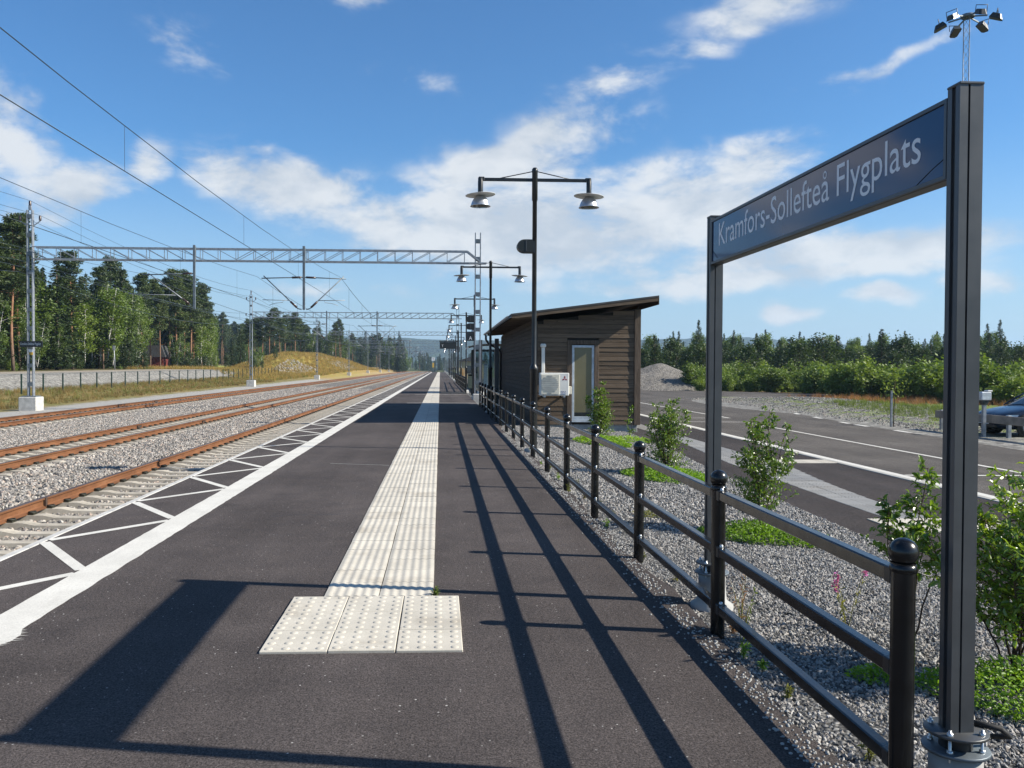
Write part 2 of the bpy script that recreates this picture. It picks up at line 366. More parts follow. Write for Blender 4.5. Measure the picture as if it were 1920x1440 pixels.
# crushed stone, coloured per stone
def stone(name, cols, sat=1):
    t = NT(name); oi = t.n('ShaderNodeObjectInfo'); p = t.pos('obj')
    k = len(cols); c = t.ramp(oi.outputs['Random'], [((i+.0)/k, col) for i, col in enumerate(cols)], 'CONSTANT')
    c = t.mix(.6, c, t.ramp(t.noise(p, 2.2, 5, .7), [(.25, .6), (.75, 1.4)]), 'MULTIPLY')
    M[name] = t.bsdf(c, .85, 0, .35)
stone('ballast_stone', [(.19, .175, .155), (.30, .275, .245), (.10, .095, .088), (.33, .265, .22), (.21, .195, .18), (.40, .375, .34), (.13, .12, .11), (.25, .235, .22), (.36, .32, .28), (.16, .15, .14)])
stone('gravel_stone', [(.16, .157, .15), (.25, .245, .235), (.075, .075, .074), (.31, .285, .26), (.20, .197, .19), (.40, .385, .36), (.11, .11, .107), (.24, .215, .195), (.34, .33, .315)])
def gravel_sheet(name, scale, lo, hi):
    t = NT(name); p = t.pos()
    vn = t.n('ShaderNodeTexVoronoi'); vn.inputs['Scale'].default_value = scale; t.L(p, vn.inputs['Vector'])
    s = t.n('ShaderNodeSeparateColor'); t.L(vn.outputs['Color'], s.inputs[0])
    c = t.mix(s.outputs[0], lo, hi); c = t.mix(t.rng(vn.outputs['Distance'], .25, .8), c, tuple(x*.35 for x in lo))
    c = t.mix(.5, c, t.ramp(t.noise(p, .5, 5), [(.3, .75), (.7, 1.2)]), 'MULTIPLY')
    M[name] = t.bsdf(c, .9, 0, .3, t.bump(t.math('SUBTRACT', 1.0, vn.outputs['Distance']), 1.0, .6/scale))
gravel_sheet('ballast_bed', 16, (.15, .14, .125), (.36, .33, .295)); gravel_sheet('gravel_bed', 36, (.07, .069, .068), (.20, .195, .185))
# rails: rust
t = NT('rail_rust'); p = t.pos(); n = t.noise(t.map(p, (1, .25, 1)), 5, 6, .65); n2_ = t.noise(p, 60, 3)
c = t.ramp(n, [(.25, (.095, .040, .018)), (.55, (.18, .078, .034)), (.8, (.25, .125, .062))])
M['rail_rust'] = t.bsdf(t.mix(.5, c, t.ramp(n2_, [(.3, .7), (.7, 1.25)]), 'MULTIPLY'), .8, .1, .3, t.bump(n2_, .3, .002))
t = NT('rail_top'); p = t.pos(); n = t.noise(t.map(p, (3, .2, 1)), 4, 5, .6)
M['rail_top'] = t.bsdf(t.ramp(n, [(.3, (.10, .055, .035)), (.7, (.20, .14, .105))]), .42, .6, .4)
# stained boards of the hut
def boards(name, lo, hi, along):
    t = NT(name); p = t.pos(); oi = t.n('ShaderNodeObjectInfo')
    cb = t.n('ShaderNodeCombineXYZ'); t.L(t.math('MULTIPLY', oi.outputs['Random'], 40.0), cb.inputs[2])
    va = t.n('ShaderNodeVectorMath', operation='ADD'); t.L(p, va.inputs[0]); t.L(cb.outputs[0], va.inputs[1])
    sc = {'x': (1.2, 10, 30), 'y': (10, 1.2, 30), 'z': (25, 25, 1.5)}[along]
    g = t.noise(t.map(va.outputs[0], sc), 1.6, 6, .65, .4)
    c = t.mix(t.rng(g, .3, .72), lo, hi)
    c = t.mix(1.0, c, t.ramp(oi.outputs['Random'], [(0, .78), (1, 1.2)]), 'MULTIPLY')
    kn = t.vor(t.map(va.outputs[0], (3.2, 3.2, 6) if along == 'x' else (3, 1.6, 6)), 1.0)
    c = t.mix(t.rng(kn, .09, .05), c, tuple(x*.4 for x in lo))
    M[name] = t.bsdf(c, .82, 0, .25, t.bump(g, .35, .004))
boards('board_x', (.085, .060, .040), (.150, .110, .076), 'x'); boards('board_y_shaded', (.036, .026, .018), (.085, .062, .045), 'y'); boards('board_z', (.070, .051, .037), (.16, .12, .088), 'z')  # y boards darker: shade of the platform-side wall put into their colour
# bark and leaves
def bark(name, stops, zscale=1.0, birch=False):
    t = NT(name); p = t.pos('obj')
    if birch:
        n = t.noise(t.map(p, (3, 3, 9)), 1.2, 5, .7); c = t.ramp(n, [(.36, (.03, .028, .026)), (.46, (.55, .53, .50)), (.8, (.72, .70, .67))])
    else:
        n = t.noise(t.map(p, (6, 6, 1.5)), 1.5, 5, .65); sp = t.n('ShaderNodeSeparateXYZ'); t.L(p, sp.inputs[0])
        f = t.rng(t.math('ADD', sp.outputs[2], t.math('MULTIPLY', n, 3.0)), 1.0, 1.0+7*zscale)
        c = t.mix(f, stops[0], stops[1]); c = t.mix(.7, c, t.ramp(n, [(.3, .55), (.7, 1.4)]), 'MULTIPLY')
    M[name] = t.bsdf(c, .9, 0, .2)
bark('pine_bark', ((.11, .085, .07), (.27, .145, .085))); bark('spruce_bark', ((.075, .06, .05), (.10, .075, .06))); bark('birch_bark', None, 1, True); bark('twig_bark', ((.05, .035, .028), (.09, .06, .04)), .3)
def leaf(name, dark, light, trans=.35, rough=.55, scale=.8, gloss=.04):
    t = NT(name); p = t.pos(); oi = t.n('ShaderNodeObjectInfo')
    n = t.noise(p, scale, 4, .6); n2 = t.noise(p, scale*9, 3, .6)
    c = t.mix(t.rng(t.math('ADD', t.math('MULTIPLY', n, .55), t.math('MULTIPLY', n2, .45)), .34, .66), dark, light)
    c = t.mix(1.0, c, t.ramp(oi.outputs['Random'], [(0, (.78, .80, .80)), (.5, (1, 1, 1)), (1, (1.25, 1.16, 1.0))]), 'MULTIPLY')
    d = t.n('ShaderNodeBsdfDiffuse'); t.L(c, d.inputs[0]); tr = t.n('ShaderNodeBsdfTranslucent'); t.L(t.mix(1.0, c, (1.25, 1.25, .55), 'MULTIPLY'), tr.inputs[0])
    a = t.n('ShaderNodeMixShader'); a.inputs[0].default_value = trans; t.L(d.outputs[0], a.inputs[1]); t.L(tr.outputs[0], a.inputs[2])
    g = t.n('ShaderNodeBsdfGlossy'); g.inputs['Roughness'].default_value = rough; b = t.n('ShaderNodeMixShader'); b.inputs[0].default_value = gloss
    t.L(a.outputs[0], b.inputs[1]); t.L(g.outputs[0], b.inputs[2]); t.L(b.outputs[0], t.o.inputs['Surface']); M[name] = t.m
leaf('pine_needles', (.024, .046, .014), (.082, .118, .032), .2); leaf('spruce_needles', (.015, .033, .011), (.052, .084, .024), .18)
leaf('birch_leaves', (.066, .118, .016), (.165, .235, .036), .4); leaf('shrub_leaves', (.075, .125, .022), (.20, .28, .05), .35)
leaf('wood_leaves', (.020, .042, .011), (.056, .092, .022), .3)
leaf('sapling_leaves', (.085, .16, .015), (.22, .33, .04), .42, .35, 3, .07); leaf('bush_leaves', (.075, .14, .018), (.19, .28, .04), .4, .35, 3, .07)
leaf('clover', (.115, .24, .014), (.28, .45, .04), .4, .5, 4); leaf('dry_grass', (.15, .105, .04), (.28, .21, .085), .3, .6, .25, .02); leaf('green_grass', (.07, .11, .02), (.19, .24, .06), .35, .6, .3, .02)
leaf('red_grass', (.22, .10, .05), (.36, .20, .10), .3, .6, .4, .02); leaf('purple_flower', (.32, .06, .30), (.5, .16, .48), .4, .6, 5, .02); leaf('heather', (.16, .10, .10), (.26, .17, .15), .3, .6, .3, .02)
leaf('golden_grass', (.22, .15, .045), (.42, .30, .10), .3, .6, .25, .02); leaf('weed', (.10, .12, .03), (.26, .25, .08), .35, .6, 6, .02)

# ================================================================== THE SETTING
def sst(a, b, x):
    t = np.clip((np.asarray(x, float)-a)/(b-a), 0, 1); return t*t*(3-2*t)
def bumps(x, y, s, seed):
    r = np.random.RandomState(seed); z = 0
    for k in range(6):
        a = r.uniform(0, 6.28); f = s*1.7**k; z = z + np.sin((x*math.cos(a)+y*math.sin(a))*f+r.uniform(0, 6.28))/1.7**k
    return z/2.0
def gz(x, y):
    """height of the land"""
    x = np.asarray(x, float); y = np.asarray(y, float)
    rise = 0.0035*np.clip(y-45, 0, 150)
    left = -0.62 + rise*sst(-18.5, -24, x) + 0.45*sst(-22.5, -28, x) + 0.03*bumps(x, y, 1.3, 1)*sst(-21.5, -23, x)
    bank = 1.15*sst(-28.6, -32.0, x)*(1-.55*sst(120, 150, y))
    mound = 4.2*np.exp(-((x+36)/(7.5+2*sst(180, 260, y)))**2)*sst(160, 208, y)*(1-.85*sst(255, 400, y))*(1+.10*bumps(x, y, .12, 5))
    hillback = 0.022*np.clip(-x-44, 0, 400)*sst(150, 260, y)+.008*np.clip(-x-40, 0, 300)
    left = left + bank + mound + hillback
    right = -0.30 + 0.015*bumps(x, y, .9, 3)*sst(15, 17, x) + 0.45*np.exp(-((x-20)/3.6)**2-((y-44)/9)**2) + 0.006*np.clip(x-40, 0, 300) + .004*np.clip(y-70, 0, 300)*sst(12, 30, x)
    mid = np.where(x < -3.9, -0.64, -0.55)
    z = np.where(x <= -18.5, left, np.where(x < 4.9, mid, right))
    return z
def g(x, y): return float(gz(x, y))
xs = np.unique(np.concatenate([[-6000, -3500, -2000, -1200, -800, -500, -350, -250, -180, -140, -110, -90, -80], np.arange(-72, -40, 2.0), np.arange(-40, -18, .7), [-18.5, -12, -3.91, -3.89, 0, 4.88, 4.92], np.arange(6, 34, 1.2), np.arange(34, 90, 4), [100, 130, 170, 230, 320, 500, 800, 1500, 3000, 6000]]))
ys = np.unique(np.concatenate([[-200, -60], np.arange(-20, 20, 5), np.arange(20, 130, 2.0), np.arange(130, 320, 3.5), np.arange(320, 480, 12), [500, 560, 640, 750, 900, 1100, 1400, 1800, 2400, 3200, 4400, 6500]]))
X, Y = np.meshgrid(xs, ys); Z = gz(X, Y)
V = np.stack([X.ravel(), Y.ravel(), Z.ravel()], 1); nx = len(xs); ny = len(ys)
I = (np.arange(ny-1)[:, None]*nx+np.arange(nx-1)[None]).ravel(); F = np.stack([I, I+1, I+nx+1, I+nx], 1)
t = NT('land'); p = t.pos(); sp = t.n('ShaderNodeSeparateXYZ'); t.L(p, sp.inputs[0]); px, py, pz = sp.outputs
n_l = t.noise(p, .22, 5, .6); n_m = t.noise(p, 1.3, 5, .65); n_f = t.noise(p, 9, 4, .7)
wob = t.math('MULTIPLY', t.math('SUBTRACT', n_m, .5), 3.0)
pxw = t.math('ADD', px, wob)
dry = t.mix(t.rng(n_l, .3, .7), (.19, .145, .06), (.13, .14, .045)); dry = t.mix(t.rng(n_m, .4, .7), dry, (.26, .19, .08)); dry = t.mix(.6, dry, t.ramp(n_f, [(.3, .6), (.7, 1.35)]), 'MULTIPLY')
vn = t.n('ShaderNodeTexVoronoi'); vn.inputs['Scale'].default_value = 7; t.L(p, vn.inputs['Vector']); vs_ = t.n('ShaderNodeSeparateColor'); t.L(vn.outputs['Color'], vs_.inputs[0])
grav = t.mix(vs_.outputs[0], (.12, .115, .105), (.29, .28, .255)); grav = t.mix(.6, grav, t.ramp(n_m, [(.3, .7), (.7, 1.2)]), 'MULTIPLY')
path = t.mix(n_f, (.25, .24, .22), (.38, .37, .345))
duff = t.mix(n_m, (.06, .055, .025), (.14, .12, .05)); field = t.mix(n_l, (.30, .34, .06), (.42, .42, .10)); gg = t.mix(n_m, (.07, .11, .025), (.17, .20, .06))
# left of the tracks, going out: path, dry verge, gravel bank with a gravel road on top, woodland floor
left = t.mix(t.rng(pxw, -21.0, -22.2), path, dry)
bankm = t.math('MULTIPLY', t.rng(t.math('ADD', px, t.math('MULTIPLY', wob, .4)), -28.4, -29.4), t.rng(py, 165, 130))
left = t.mix(bankm, left, grav)
roadm = t.math('MULTIPLY', t.rng(pxw, -32.6, -33.2), t.rng(py, 165, 130)); left = t.mix(roadm, left, (.29, .255, .205))
left = t.mix(t.math('MULTIPLY', t.rng(pxw, -38.5, -40), t.rng(py, 150, 120)), left, duff)
mm = t.rng(py, 135, 165); left = t.mix(t.math('MULTIPLY', mm, t.math('MULTIPLY', t.rng(px, -46, -42), t.rng(n_m, .3, .6, .45, .95))), left, (.33, .225, .075)); crest = t.math('MULTIPLY', mm, t.math('MULTIPLY', t.rng(pz, 3.4, 4.4), t.rng(py, 205, 240))); left = t.mix(crest, left, (.20, .13, .12))
yel = t.math('MULTIPLY', t.rng(n_l, .42, .6), t.math('MULTIPLY', mm, t.rng(py, 260, 200))); left = t.mix(t.math('MULTIPLY', yel, .6), left, (.27, .25, .05))
left = t.mix(t.math('MULTIPLY', t.math('MULTIPLY', t.rng(px, -50, -54), t.rng(px, -84, -76)), t.math('MULTIPLY', t.rng(py, 205, 220), t.rng(py, 320, 300))), left, field)
left = t.mix(t.rng(py, 430, 520), left, (.05, .065, .025))
right = t.mix(t.rng(t.math('ADD', px, t.math('MULTIPLY', wob, 1.4)), 21, 26), grav, gg)
right = t.mix(t.math('MULTIPLY', t.rng(n_m, .46, .58), t.rng(px, 15.5, 18)), right, t.mix(n_f, (.09, .15, .025), (.2, .22, .06)))
redm = t.math('MULTIPLY', t.rng(py, 46, 52), t.math('MULTIPLY', t.rng(px, 22, 27), t.rng(n_l, .35, .5))); right = t.mix(redm, right, (.20, .13, .065))
right = t.mix(t.rng(py, 80, 110), right, (.07, .08, .03))
gcol = t.mix(t.rng(px, -4.2, -3.8), left, right)
M['land'] = t.bsdf(gcol, .95, 0, .15, t.bump(t.math('ADD', n_f, n_m), .6, .08))
tag(link('ground', raw_mesh('ground', V, F, M['land'], True)), kind='structure')

# far wooded hills, several ridges
t = NT('hill_forest'); p = t.pos(); n = t.noise(p, .012, 6, .7); n2 = t.noise(p, .09, 3, .7); vv = t.vor(p, .11)
c = t.mix(t.rng(n, .3, .7), (.020, .034, .018), (.050, .070, .030)); c = t.mix(.8, c, t.ramp(n2, [(.3, .5), (.7, 1.5)]), 'MULTIPLY')
M['hill_forest'] = t.bsdf(c, .95, 0, .1, t.bump(t.math('SUBTRACT', 1.0, vv), 1.0, 6.0))
def hill(cy, depth, xa, xb, prof, seed):
    xv = np.linspace(xa, xb, 220); yv = np.linspace(cy-depth, cy+depth, 36)
    A, B = np.meshgrid(xv, yv); rr = np.random.RandomState(seed)
    h = np.interp(A, [q[0] for q in prof], [q[1] for q in prof]); s = np.cos((B-cy)/depth*math.pi/2)**1.3
    z = h*s*(1+.09*bumps(A, B, .006, seed))+rr.uniform(-2.6, 2.6, A.shape)*np.clip(s*3, 0, 1)-4*(1-s)-3
    I = (np.arange(35)[:, None]*220+np.arange(219)[None]).ravel()
    return raw_mesh('hills', np.stack([A.ravel(), B.ravel(), z.ravel()], 1), np.stack([I, I+1, I+221, I+220], 1), M['hill_forest'], False)
tag(link('hills', hill(2700, 700, -1500, 3200, [(-1500, 70), (-700, 84), (-380, 96), (-250, 98), (0, 92), (300, 96), (700, 92), (1000, 98), (1250, 86), (1600, 60), (2200, 40), (3200, 30)], 3)), kind='structure')
tag(link('hills', hill(1500, 420, -1000, 700, [(-1000, 40), (-420, 44), (-250, 30), (-160, 14), (0, 8), (160, 12), (320, 22), (700, 18)], 4)), kind='structure')

# ------------------------------------------------------------------ platform
PE, PR = -3.85, 1.72                # platform edge towards the track, edge towards the gravel bed
YE = 300.0
plat = MB(); ysr = list(np.arange(-30, 40, .35))+list(np.arange(40, YE+1, 8)); er = random.Random(3)
vs = []
for yy in ysr:
    w = PR + er.uniform(-.045, .045) + .035*math.sin(yy*1.3) if yy < 40 else PR
    if 40.5 < yy < 52.5: w = PR+.0
    vs += [(PE+.09, yy, 0), (w, yy, 0), (w+.03, yy, -.12)]
fs = []
for i in range(len(ysr)-1):
    a = i*3; fs += [(a, a+1, a+4, a+3), (a+1, a+2, a+5, a+4)]
plat.add(vs, fs)
platform = tag(plat.build('platform', M['asphalt']), kind='structure')
for k in range(54):                 # concrete edge blocks along the track
    if k == 0: eb = MB().bbox(0, .085, .004, 1.996, -.55, .004, .008).mesh('edge_block', M['concrete'])
    link('edge_block', eb, platform, (PE, -30+2*k, 0))
tag(MB().box(PE, PE+.085, 78.004, YE, -.55, .003).build('edge_blocks', M['concrete'], platform), kind='stuff')
# painted safety line, ragged at the edges
def strip_mesh(pts_l, pts_r, z, name, m):
    b = MB(); n = len(pts_l)
    b.add([(*a, z) for a in pts_l]+[(*a, z) for a in pts_r], [(i, n+i, n+i+1, i+1) for i in range(n-1)]); return b.mesh(name, m)
yy = list(np.arange(-30, 30, .12))+list(np.arange(30, YE, 3)); q = random.Random(5)
link('safety_line', strip_mesh([(-2.95+q.uniform(-.003, .003), a) for a in yy], [(-2.65+q.uniform(-.006, .006)+(.05 if 5.2 < a < 5.45 else 0), a) for a in yy], .004, 'safety_line', M['white_paint']), platform)
b = MB(); 
for k in range(14): b.add([(-2.66, 5.12+.03*k, .0042), (-2.66, 5.14+.03*k, .0042), (-2.66+q.uniform(.02, .16)*math.sin(3.14*(k+.5)/14), 5.13+.03*k+.02, .0042)], [(0, 2, 1)])
tag(b.build('paint_smear', M['white_paint'], platform), kind='stuff')
def seg(a, b_, w, z, name, m, parent):
    a, b_ = Vector((*a, z)), Vector((*b_, z)); tt = (b_-a).normalized(); nn = Vector((-tt.y, tt.x, 0))*w/2
    return MB().add([a-nn, b_-nn, b_+nn, a+nn], [(0, 1, 2, 3)]).build(name, m, parent)
k = 0; y0 = 3.45
zz = []
while y0 < YE-4:
    zz += [((PE+.10, y0), (-2.94, y0-1.13)), ((PE+.10, y0+.1), (-2.94, y0+1.15))]; y0 += 2.4
for i, (a, b_) in enumerate(zz[:120]): seg(a, b_, .10, .0035, 'zigzag_mark', M['white_paint'], platform)
b = MB()
for a, b_ in zz[120:]:
    tt = Vector((b_[0]-a[0], b_[1]-a[1], 0)).normalized(); nn = Vector((-tt.y, tt.x, 0))*.05; A = Vector((*a, .0035)); B = Vector((*b_, .0035))
    b.add([A-nn, B-nn, B+nn, A+nn], [(0, 1, 2, 3)])
tag(b.build('far_zigzag_marks', M['white_paint'], platform), kind='stuff')
for yb in (40.1, 52.7): seg((-1.55, yb), (1.78, yb), .16, .0038, 'cross_line', M['white_paint'], platform)
seg((-1.9, 14.9), (-.86, 14.6), .012, .003, 'hairline_mark', M['worn_paint'], platform)
crk = random.Random(12)
for cx_, cy_, an_, ln_ in ((-1.9, 9.6, .35, 1.0), (.9, 9.0, 1.9, .7), (-1.5, 20.5, .1, 1.6)):      # fine cracks in the asphalt
    pts = [(cx_, cy_)]
    for k in range(int(ln_/.07)): an_ += crk.uniform(-.45, .45)*.6; pts.append((pts[-1][0]+.07*math.cos(an_), pts[-1][1]+.07*math.sin(an_)))
    link('crack', strip_mesh([(a, b_-.0022) for a, b_ in pts], [(a, b_+.0022) for a, b_ in pts], .0022, 'crack', M['sign_black']), platform)
# tactile paving: ribbed tiles in two columns, a plate of studded tiles at the end
T = .395
def ribbed(w, l, ribs, h=.006, base=.016, gap=.0035):
    b = MB(); prof = []; n = ribs*6
    for i in range(n+1):
        u = i/n; prof.append((gap+u*(w-2*gap), base-h/2+h/2*math.cos(u*ribs*2*math.pi+math.pi)))
    vs = [(x, gap, z) for x, z in prof]+[(x, l-gap, z) for x, z in prof]+[(x, gap, -.02) for x, z in prof]+[(x, l-gap, -.02) for x, z in prof]
    m = n+1
    fs = [(i, i+1, m+i+1, m+i) for i in range(n)]
    b.add(vs, fs, True); b.add(vs, [(2*m+i, 2*m+i+1, i+1, i) for i in range(n)]+[(m+i, m+i+1, 3*m+i+1, 3*m+i) for i in range(n)]+[(0, m, 3*m, 2*m), (n, 2*m+n, 3*m+n, m+n)])
    return b
tile_me = ribbed(T+.005, T+.005, 6).mesh('tactile_tile', M['tile'])
stud = MB().bbox(.003, .397, .003, .397, -.02, .016, .004)
for i in range(4):
    for j in range(4):
        cx, cy = .05+.1*i+(0.0 if j % 2 else .0), .05+.1*j
        stud.lathe([(.026, .0155), (.022, .0195), (.012, .0215), (.0001, .0218)], (cx, cy, 0), 10)
stud_me = stud.mesh('studded_tile', M['tile'])
TX0, TY0 = -.84, 6.21
for i in range(3):
    for j in range(3): link('studded_tile', stud_me, platform, (-1.055+.4*i+q.uniform(-.002, .002), 5.0+.4*j, q.uniform(-.001, .002)), (0, 0, q.uniform(-.004, .004)))
for r_ in range(150):
    for c_ in range(2):
        link('tactile_tile', tile_me, platform, (TX0+.4*c_+q.uniform(-.0015, .0015), TY0+.4*r_, q.uniform(-.0015, .0015)), (q.uniform(-.003, .003), q.uniform(-.003, .003), q.uniform(-.003, .003)))
fy = TY0+60
b = MB()
for r_ in range(int((YE-6-fy)/.4)):
    for c_ in range(2): b.box(TX0+.4*c_+.004, TX0+.4*c_+.396, fy+.4*r_+.004, fy+.4*r_+.396, -.01, .014)
tag(b.build('far_tactile_tiles', M['tile'], platform), kind='stuff')

# ------------------------------------------------------------------ tracks
RT = -.35                            # rail head
tracks = [(-5.35, 'nearest railway track right beside the platform edge', 8.0), (-9.85, 'middle railway track between the other two', 15.0), (-16.3, 'farthest railway track beside the gravel path and masts', 25.0)]
Ya, Yb = -40.0, 430.0
railprof = [(-.075, 0), (.075, 0), (.075, .012), (.02, .03), (.01, .045), (.01, .115), (.036, .125), (.036, .152), (.028, .16), (-.028, .16), (-.036, .152), (-.036, .125), (-.01, .115), (-.01, .045), (-.02, .03), (-.075, .012)]
def rail_mesh():
    b = MB(); n = len(railprof); yl = [Ya, 20, 60, 140, Yb]
    b.add([(x, y, z) for y in yl for x, z in railprof], [(k*n+i, (k+1)*n+i, (k+1)*n+(i+1) % n, k*n+(i+1) % n) for k in range(len(yl)-1) for i in range(n)])
    me = b.mesh('rail', M['rail_rust']); me.materials.append(M['rail_top'])
    for f in me.polygons:
        if f.normal.z > .5 and f.center.z > .15: f.material_index = 1
    return me
rail_me = rail_mesh()
# concrete sleeper: raised seats, dipped middle
sl = MB(); prof = [(-1.25, -.03), (-1.15, 0), (-.45, 0), (-.28, -.035), (.28, -.035), (.45, 0), (1.15, 0), (1.25, -.03)]
vs = []
for x, z in prof: vs += [(x, -.13, -.2), (x, -.095, z), (x, .095, z), (x, .13, -.2)]
fs = [(0, 1, 2, 3), tuple(len(vs)-4+i for i in (3, 2, 1, 0))]
for i in range(len(prof)-1):
    for j in range(3): a = i*4+j; fs.append((a, a+4, a+5, a+1))
sl.add(vs, fs); sl_me = sl.mesh('sleeper', M['sleeper_concrete'])
clip = MB().tube([(-.03, -.05, .03), (.03, -.055, .035), (.055, 0, .030), (.03, .055, .035), (-.03, .05, .03), (-.05, 0, .03)], .013, 5); clip.box(-.04, .05, -.07, .07, -.012, .022)
clip_me = clip.mesh('rail_clip', M['clip_steel'])
for ti, (tx, lab, yfirst) in enumerate(tracks):
    tr = empty('railway_track', (tx, 0, 0), 0, lab+(', rusty rails on concrete sleepers' if ti == 0 else ', rusty rails'), 'railway track')
    for s_ in (-1, 1): link('rail', rail_me, tr, (s_*.7535, 0, RT-.16))
    yk = Ya; cnt = 0; far = MB(); farc = MB(); lim = (230, 150, 90)[ti]
    while yk < 300:
        if yk > yfirst-3 and cnt < lim:
            o = link('sleeper', sl_me, tr, (0, yk+q.uniform(-.012, .012), RT-.165), (0, 0, q.uniform(-.006, .006))); cnt += 1
            if cnt < (75, 45, 0)[ti]:
                for s_ in (-1, 1):
                    for e_ in (-1, 1): link('rail_clip', clip_me, o, (s_*.7535+e_*.105, 0, .004), (0, 0, 0 if e_ > 0 else math.pi))
            elif yk < 130:
                for s_ in (-1, 1):
                    for e_ in (-1, 1): farc.box(s_*.7535+e_*.105-.04, s_*.7535+e_*.105+.04, yk-.06, yk+.06, RT-.165, RT-.125)
        elif yk > yfirst-3:
            far.box(-1.25, 1.25, yk-.11, yk+.11, RT-.3, RT-.165)
            if yk < 130:
                for s_ in (-1, 1):
                    for e_ in (-1, 1): farc.box(s_*.7535+e_*.105-.04, s_*.7535+e_*.105+.04, yk-.06, yk+.06, RT-.165, RT-.125)
        yk += .6
    tag(far.build('far_sleepers', M['sleeper_concrete'], tr), kind='stuff')
    if farc.v: tag(farc.build('far_rail_clips', M['clip_steel'], tr), kind='stuff')
    if ti < 3:                       # dark insulated joints
        for s_, yj in ((-1, (13.4, 30.5, 52)[ti]), (1, (17, 33.2, 56)[ti])):
            MB().box(s_*.7535-.05, s_*.7535+.05, yj-(.03, .2, .3)[ti], yj+(.03, .2, .3)[ti], RT-(.15, .13, .13)[ti], RT-(.002, .06, .06)[ti]).build('rail_joint', M['joint_steel'], tr)
# ballast bed
b = MB(); yl = [-40, 8, 20, 40, 80, 200, 430]; pr = [(-19.0, -.64), (-18.2, -.585), (-14.2, -.585), (-12.9, -.60), (-11.0, -.585), (-4.6, -.60), (-3.86, -.60)]
b.add([(x, y, z) for y in yl for x, z in pr], [(k*7+i, k*7+i+1, (k+1)*7+i+1, (k+1)*7+i) for k in range(6) for i in range(6)])
tag(b.build('ballast_bed', M['ballast_bed']), kind='structure')
# crushed stones, instanced
def stones_collection(name, size, m, seed, flat=.7):
    c = bpy.data.collections.new(name); r_ = random.Random(seed)
    import bmesh
    for k in range(7):
        bm = bmesh.new(); bmesh.ops.create_icosphere(bm, subdivisions=1, radius=1)
        sx, sy, sz = 1, r_.uniform(.5, .85), r_.uniform(.38, .7)*flat/.7
        for v in bm.verts:
            v.co *= r_.uniform(.58, 1.18); v.co = Vector((v.co.x*sx, v.co.y*sy, v.co.z*sz))*size
        me = bpy.data.meshes.new(name); bm.to_mesh(me); bm.free(); me.materials.append(m)
        c.objects.link(bpy.data.objects.new(name, me))
    return c
def scatter(obj, coll, density, smin, smax, seed, tilt=6.28, zoff=0.0):
    ng = bpy.data.node_groups.new('scatter', 'GeometryNodeTree')
    ng.interface.new_socket('Geometry', in_out='INPUT', socket_type='NodeSocketGeometry'); ng.interface.new_socket('Geometry', in_out='OUTPUT', socket_type='NodeSocketGeometry')
    N = ng.nodes.new; gi = N('NodeGroupInput'); go = N('NodeGroupOutput')
    d = N('GeometryNodeDistributePointsOnFaces'); d.inputs['Density'].default_value = density; d.inputs['Seed'].default_value = seed
    ci = N('GeometryNodeCollectionInfo'); ci.inputs['Collection'].default_value = coll; ci.inputs['Separate Children'].default_value = True; ci.inputs['Reset Children'].default_value = True
    ip = N('GeometryNodeInstanceOnPoints'); ip.inputs['Pick Instance'].default_value = True
    rv = N('FunctionNodeRandomValue'); rv.data_type = 'FLOAT_VECTOR'; rv.inputs[0].default_value = (-tilt/2, -tilt/2, 0); rv.inputs[1].default_value = (tilt/2, tilt/2, 6.283); rv.inputs['Seed'].default_value = seed+1
    rs = N('FunctionNodeRandomValue'); rs.data_type = 'FLOAT'; rs.inputs[2].default_value = smin; rs.inputs[3].default_value = smax; rs.inputs['Seed'].default_value = seed+2
    L = ng.links.new
    L(gi.outputs[0], d.inputs['Mesh']); L(d.outputs['Points'], ip.inputs['Points']); L(ci.outputs[0], ip.inputs['Instance'])
    L(rv.outputs[0], ip.inputs['Rotation']); L(rs.outputs[1], ip.inputs['Scale'])
    tr = N('GeometryNodeTranslateInstances'); tr.inputs['Translation'].default_value = (0, 0, zoff); L(ip.outputs[0], tr.inputs[0]); L(tr.outputs[0], go.inputs[0])
    md = obj.modifiers.new('scatter', 'NODES'); md.node_group = ng
    return obj
bal = stones_collection('ballast_stone', .046, M['ballast_stone'], 2)
def rects(rs):
    b = MB()
    for x0, x1, y0, y1, z in rs: b.add([(x0, y0, z), (x1, y0, z), (x1, y1, z), (x0, y1, z)], [(0, 1, 2, 3)])
    return b
tag(scatter(rects([(-8.45, -6.75, 8, 36, -.535), (-8.9, -6.4, 8, 36, -.56), (-6.1, -4.4, 7, 36, -.60), (-14.6, -11.2, 20, 42, -.555), (-10.6, -9.1, 14, 36, -.60), (-15.05, -10.7, 20, 42, -.575)]).build('ballast_stones', M['ballast_bed']), bal, 300, .5, 1.3, 11),
    'grey crushed ballast stones around the near tracks', 'ballast', kind='stuff')
tag(scatter(rects([(-8.85, -6.3, 36, 85, -.55), (-6.1, -4.4, 36, 85, -.62), (-14.9, -10.8, 42, 95, -.56)]).build('ballast_stones', M['ballast_bed']), bal, 150, .9, 1.9, 12),
    'grey crushed ballast stones around the tracks farther along', 'ballast', kind='stuff')

